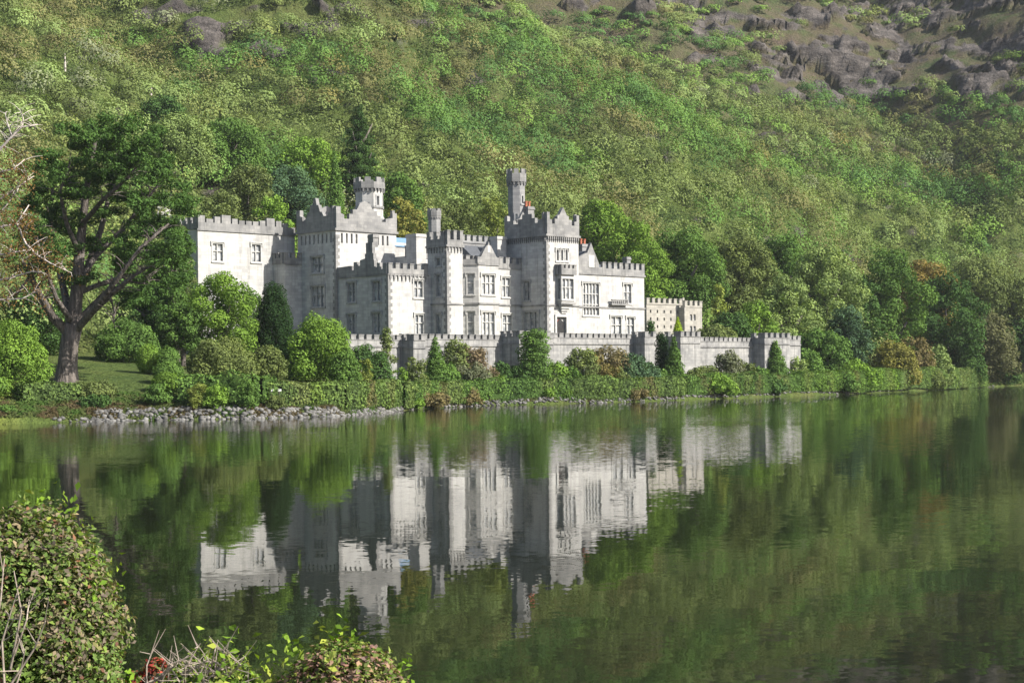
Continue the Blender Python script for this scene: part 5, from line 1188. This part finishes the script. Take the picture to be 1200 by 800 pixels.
# ---- half bare rusty tree leaning in from the left edge of the frame
def bare_tree():
    d = d_shore(-45) + 9; x, y, z = on_ground(-48, d); K = empty('bare_tree', (x, y, z)); tag(K, 'half bare tree with pale branches and rusty leaves reaching in from the left edge', 'tree')
    off = (x, y, z); rr = random.Random(9); rng = np.random.default_rng(31); W = lambda px, py, dz=0: at(px, py, d + dz)
    t = MB(off); t.tube([W(-48, 505), W(-48, 470), W(-52, 400), W(-50, 330), W(-46, 260), W(-40, 210)], [.75, .6, .5, .42, .33, .25], 10)
    br = [([(-46, 250, 0), (-20, 200, -1), (0, 175, -2), (14, 160, -2), (26, 149, -2), (44, 146, -2)], .2), ([(14, 160, -2), (8, 142, -2), (6, 132, -2)], .09), ([(26, 149, -2), (27, 138, -2), (23, 128, -2)], .09), ([(-48, 290, 0), (-20, 225, 1), (0, 202, 1), (16, 198, 1), (30, 186, 1)], .15),
          ([(-50, 320, 0), (-20, 302, -2), (10, 297, -3), (36, 292, -3)], .17), ([(20, 262, -3), (30, 285, -3), (42, 298, -3), (60, 309, -3), (84, 320, -3)], .13), ([(-30, 280, -2), (0, 266, -3), (20, 262, -3), (34, 240, -3)], .15),
          ([(-50, 345, 0), (-20, 332, -2), (10, 326, -2), (38, 318, -2), (52, 320, -2)], .15), ([(-46, 260, 0), (-10, 240, 2), (20, 220, 2), (40, 206, 2)], .12), ([(-50, 330, 0), (-20, 270, 3), (8, 240, 3), (26, 215, 3)], .13), ([(-50, 360, 0), (-10, 352, -3), (26, 350, -4), (40, 343, -4)], .12)]
    tips = []
    for pts, r in br:
        P = [W(*p) for p in pts]; n = len(P); t.tube(P, [r * (1 - .7 * i / (n - 1)) for i in range(n)], 6)
        for i in range(n - 1):
            for _ in range(7):
                q = P[i].lerp(P[i + 1], rr.random()); e = q + Vector((rr.uniform(-1.2, 1.6), rr.uniform(-1, 1), rr.uniform(-1.1, 1.2))); t.tube([q, q.lerp(e, .5) + Vector((0, 0, .12)), e], [.04, .028, .012], 4); tips += [e, q.lerp(e, .6)]
    t.build('trunk', M['pale_bark'], K, True)
    pts = []
    for e in tips:
        if rr.random() < .85 and e.z < W(0, 178).z:
            for _ in range(17): pts.append(e - Vector(off) + Vector((rr.gauss(0, .6), rr.gauss(0, .6), rr.gauss(0, .5))))
    P = np.array([p[:] for p in pts]); V, Q, J = leaves(P, sph(len(P), rng), .24, rng, .6, 1)
    c = link('crown', np_mesh('crown', V, Q, M['rust_leaf'], {'jit': ('FLOAT', J)}), K); c.color = (.15, .095, .04, 1)
bare_tree()

# ---- bare pale snags on the upper slope
for lab, px, py, h in (('tall pale dead snag standing in the scrub on the upper left slope', 177, 112, 17), ('short pale dead snag near the left edge of the upper slope', 17, 86, 14), ('short pale snag right of the one near the left edge', 76, 84, 12)):
    p = hit(px, py); K = empty('dead_snag', tuple(p)); tag(K, lab, 'dead tree'); b = MB(); hh = h * p[1] / F
    b.tube([(0, 0, -1), (.05, 0, hh * .5), (.0, .1, hh + 1.5)], [.32, .26, .12], 6); b.tube([(.05, 0, hh * .6), (.5, 0, hh * .8), (.7, 0, hh * .95)], [.12, .08, .03], 5); b.build('trunk', M['pale_bark'], K)
# ---- two small white boards before the hedge
for lab, px in (('small white board in front of the clipped hedge, left one of two', 318), ('small white board in front of the clipped hedge, right one of two', 327)):
    d = d_shore(px) + 3.3; x, y, z = on_ground(px, d); zc = at(px, 457, d).z; K = empty('white_board', (x, y, z)); tag(K, lab, 'board')
    b = MB(); b.box(-.22, .22, -.03, .03, zc - z - .12, zc - z + .12); b.build('panel', M['white_paint'], K); b = MB(); b.box(-.04, .04, -.02, .05, -.2, zc - z - .125); b.build('post', M['bark'], K)

# ------------------------------------------------------------------ foreground bushes on the near bank
def near_bush(label, c, lobes, n, palette, wts, top_tint=None, twigs=0, leaf_s=.034, seed=1, shoots=0, stemcol='twig'):
    rng = np.random.default_rng(seed); rr = random.Random(seed)
    base = 2.2; K = empty('near_bush', (c[0], c[1], base)); tag(K, label, 'bush')
    Ps, Ns, Cs, Ss = [], [], [], []
    tot = sum(r[0] * r[2] for _, r in lobes)
    for (o, r) in lobes:
        k = int(n * r[0] * r[2] / tot); d = sph(k, rng); lump = 1 + .13 * (2 * fbm(d[:, 0] * 4 + o[0] * 9, d[:, 2] * 4 + d[:, 1] * 3, seed, 3) - 1) * 2
        q = np.where(rng.random(k) < .3, rng.uniform(.7, .95, k), rng.uniform(.93, 1.06, k)) * lump
        P = np.array(o) + d * np.array(r) * q[:, None]; Ps.append(P); nn = d * .8; nn[:, 2] += .5; Ns.append(nn)
        Ss.append(np.full(k, leaf_s))
        pal = np.array(palette); ci = rng.choice(len(pal), k, p=np.array(wts) / sum(wts)); col = pal[ci]
        if top_tint is not None:
            f = fbm(P[:, 0] * 5, P[:, 2] * 5 + P[:, 1] * 4, seed + 5, 3); w_ = sstep(.42, .58, f + (d[:, 2] - .3) * .22)
            sw = rng.random(k) < w_ * .85; tt = np.array(top_tint); col = np.where(sw[:, None], tt[rng.integers(0, len(tt), k)], col)
        Cs.append(col)
    # fresh shoots with larger leaves
    for s in range(shoots):
        o, r = lobes[rr.randrange(len(lobes))]; d = sph(1, rng)[0]; d[2] = abs(d[2]); p0 = np.array(o) + d * np.array(r) * .9; dirv = d + np.array([0, 0, .8]); dirv /= np.linalg.norm(dirv)
        m = 12; tt = np.linspace(0, 1, m)[:, None]; P = p0 + dirv * tt * rr.uniform(.08, .2) + rng.normal(0, .014, (m, 3)); Ps.append(P); Ns.append(np.tile(dirv, (m, 1)) + rng.normal(0, .7, (m, 3))); Ss.append(np.full(m, leaf_s * 1.35))
        Cs.append(np.tile(np.array([(.13, .22, .03), (.17, .24, .04), (.22, .26, .06)][rr.randrange(3)]), (m, 1)))
    P = np.concatenate(Ps); V, Q, J = leaves(P, np.concatenate(Ns), np.concatenate(Ss), rng, .55, .6); Cc = np.concatenate(Cs)
    V[:, 2] -= base - 0
    T_ = np.concatenate([np.repeat(Cc, 4, 0), np.ones((len(V), 1))], 1)
    V = V - np.array([c[0], c[1], 0])
    link('foliage', np_mesh('foliage', V, Q, M['near_leaf'], {'tint': ('FLOAT_COLOR', T_), 'jit': ('FLOAT', J)}), K)
    b = MB((c[0], c[1], base))
    for i in range(70):
        o, r = lobes[rr.randrange(len(lobes))]; d = sph(1, rng)[0]; d[2] = abs(d[2]) * .9 + .1; e = Vector(np.array(o) + d * np.array(r) * rr.uniform(.85, 1.03)); s0 = Vector((c[0] + rr.uniform(-.12, .12), c[1] + rr.uniform(-.12, .12), base + .05))
        b.tube([s0, s0.lerp(e, .55) + Vector((rr.uniform(-.06, .06), 0, .04)), e], [.012, .007, .003], 5)
    b.build('stems', M['bark'], K)
    if twigs:
        b = MB((c[0], c[1], base))
        for (p0, p1) in twigs:
            p0 = Vector(p0); p1 = Vector(p1); mid = p0.lerp(p1, .5) + Vector((rr.uniform(-.05, .05), rr.uniform(-.03, .03), rr.uniform(-.03, .05))); b.tube([p0, mid, p1], [.0055, .004, .0018], 5)
            for _ in range(3): q = mid.lerp(p1, rr.random()); b.tube([q, q + Vector((rr.uniform(-.1, .1), rr.uniform(-.06, .02), rr.uniform(-.02, .12)))], [.0028, .001], 4)
        b.build('dead_twigs', M['twig'], K)
def fpnt(px, py, d): return tuple(at(px, py, d))
rr = random.Random(77)
D = 7.0
c = fpnt(20, 772, D)
tw = []
for i in range(12):
    x0 = rr.uniform(-60, 30); y0 = rr.uniform(760, 840); tw.append((fpnt(x0, y0, D - .42), fpnt(x0 + rr.uniform(-10, 50), y0 - rr.uniform(60, 130), D - .5 + rr.uniform(-.04, .1))))
near_bush('large rounded brown and green leaved bush in the left foreground corner', c,
    [(fpnt(24, 748, D), (.40, .40, .52)), (fpnt(70, 734, D + .05), (.25, .28, .32)), (fpnt(84, 757, D - .02), (.19, .25, .30)), (fpnt(45, 667, D + .1), (.22, .25, .22)), (fpnt(-10, 654, D), (.24, .25, .20)), (fpnt(-40, 720, D), (.35, .35, .4)), (fpnt(80, 810, D), (.21, .25, .25))],
    46000, [(.12, .19, .045), (.09, .145, .04), (.16, .225, .075), (.16, .17, .08), (.17, .09, .06)], [4, 3, 4, 2.5, .6], [(.17, .14, .10), (.20, .165, .12), (.13, .13, .065), (.12, .17, .05), (.11, .16, .045)], tw, .026, 3, 40)
c = fpnt(220, 815, 7.4); tw = []
for i in range(38):
    x0 = rr.uniform(170, 265); y0 = rr.uniform(800, 830); tw.append((fpnt(x0, y0, 7.3), fpnt(x0 + rr.uniform(5, 40), y0 - rr.uniform(22, 48), 7.3 + rr.uniform(-.1, .1))))
near_bush('low clump of pale dead twigs and fresh green shoots at the bottom edge', c, [(fpnt(262, 820, 7.4), (.15, .2, .18)), (fpnt(225, 826, 7.4), (.16, .2, .17)), (fpnt(286, 828, 7.4), (.10, .15, .14))], 8500,
    [(.17, .25, .04), (.13, .19, .05), (.26, .28, .08)], [3, 3, 1], None, tw, .027, 5, 26)
c = fpnt(178, 820, 7.6)
near_bush('small red leaved sprig between the large bush and the pale twig clump', c, [(fpnt(182, 808, 7.6), (.07, .09, .14)), (fpnt(163, 818, 7.6), (.06, .09, .12)), (fpnt(200, 820, 7.6), (.06, .08, .12))], 1500,
    [(.28, .05, .04), (.20, .10, .05), (.10, .14, .05), (.35, .07, .06)], [3, 2, 2, 1.4], None, 0, .030, 6, 4)
c = fpnt(400, 815, 7.2)
near_bush('rounded green bush with pinkish tips at the bottom centre of the foreground', c, [(fpnt(402, 836, 7.2), (.26, .28, .275)), (fpnt(360, 842, 7.2), (.17, .2, .20)), (fpnt(448, 842, 7.2), (.16, .2, .20)), (fpnt(390, 802, 7.2), (.12, .14, .13))], 16000,
    [(.11, .17, .04), (.08, .125, .035), (.17, .22, .06), (.17, .13, .08)], [4, 3, 3, 1.3], [(.22, .13, .11), (.26, .18, .14), (.16, .20, .06)], 0, .027, 9, 26)

# ------------------------------------------------------------------ the air between here and the far slope
def haze():
    b = MB(); b.box(-1900, 1900, -60, 2400, -4, 900); m, n, out = mat('haze')
    v = N(n, 'ShaderNodeVolumePrincipled'); v.inputs['Color'].default_value = (.90, .94, 1, 1); v.inputs['Density'].default_value = .00005; v.inputs['Anisotropy'].default_value = 0
    n.links.new(v.outputs[0], out.inputs['Volume']); o = b.build('haze', m); tag(o, 'thin pale haze in the air over the lake and hill', 'haze', kind='stuff')
haze()
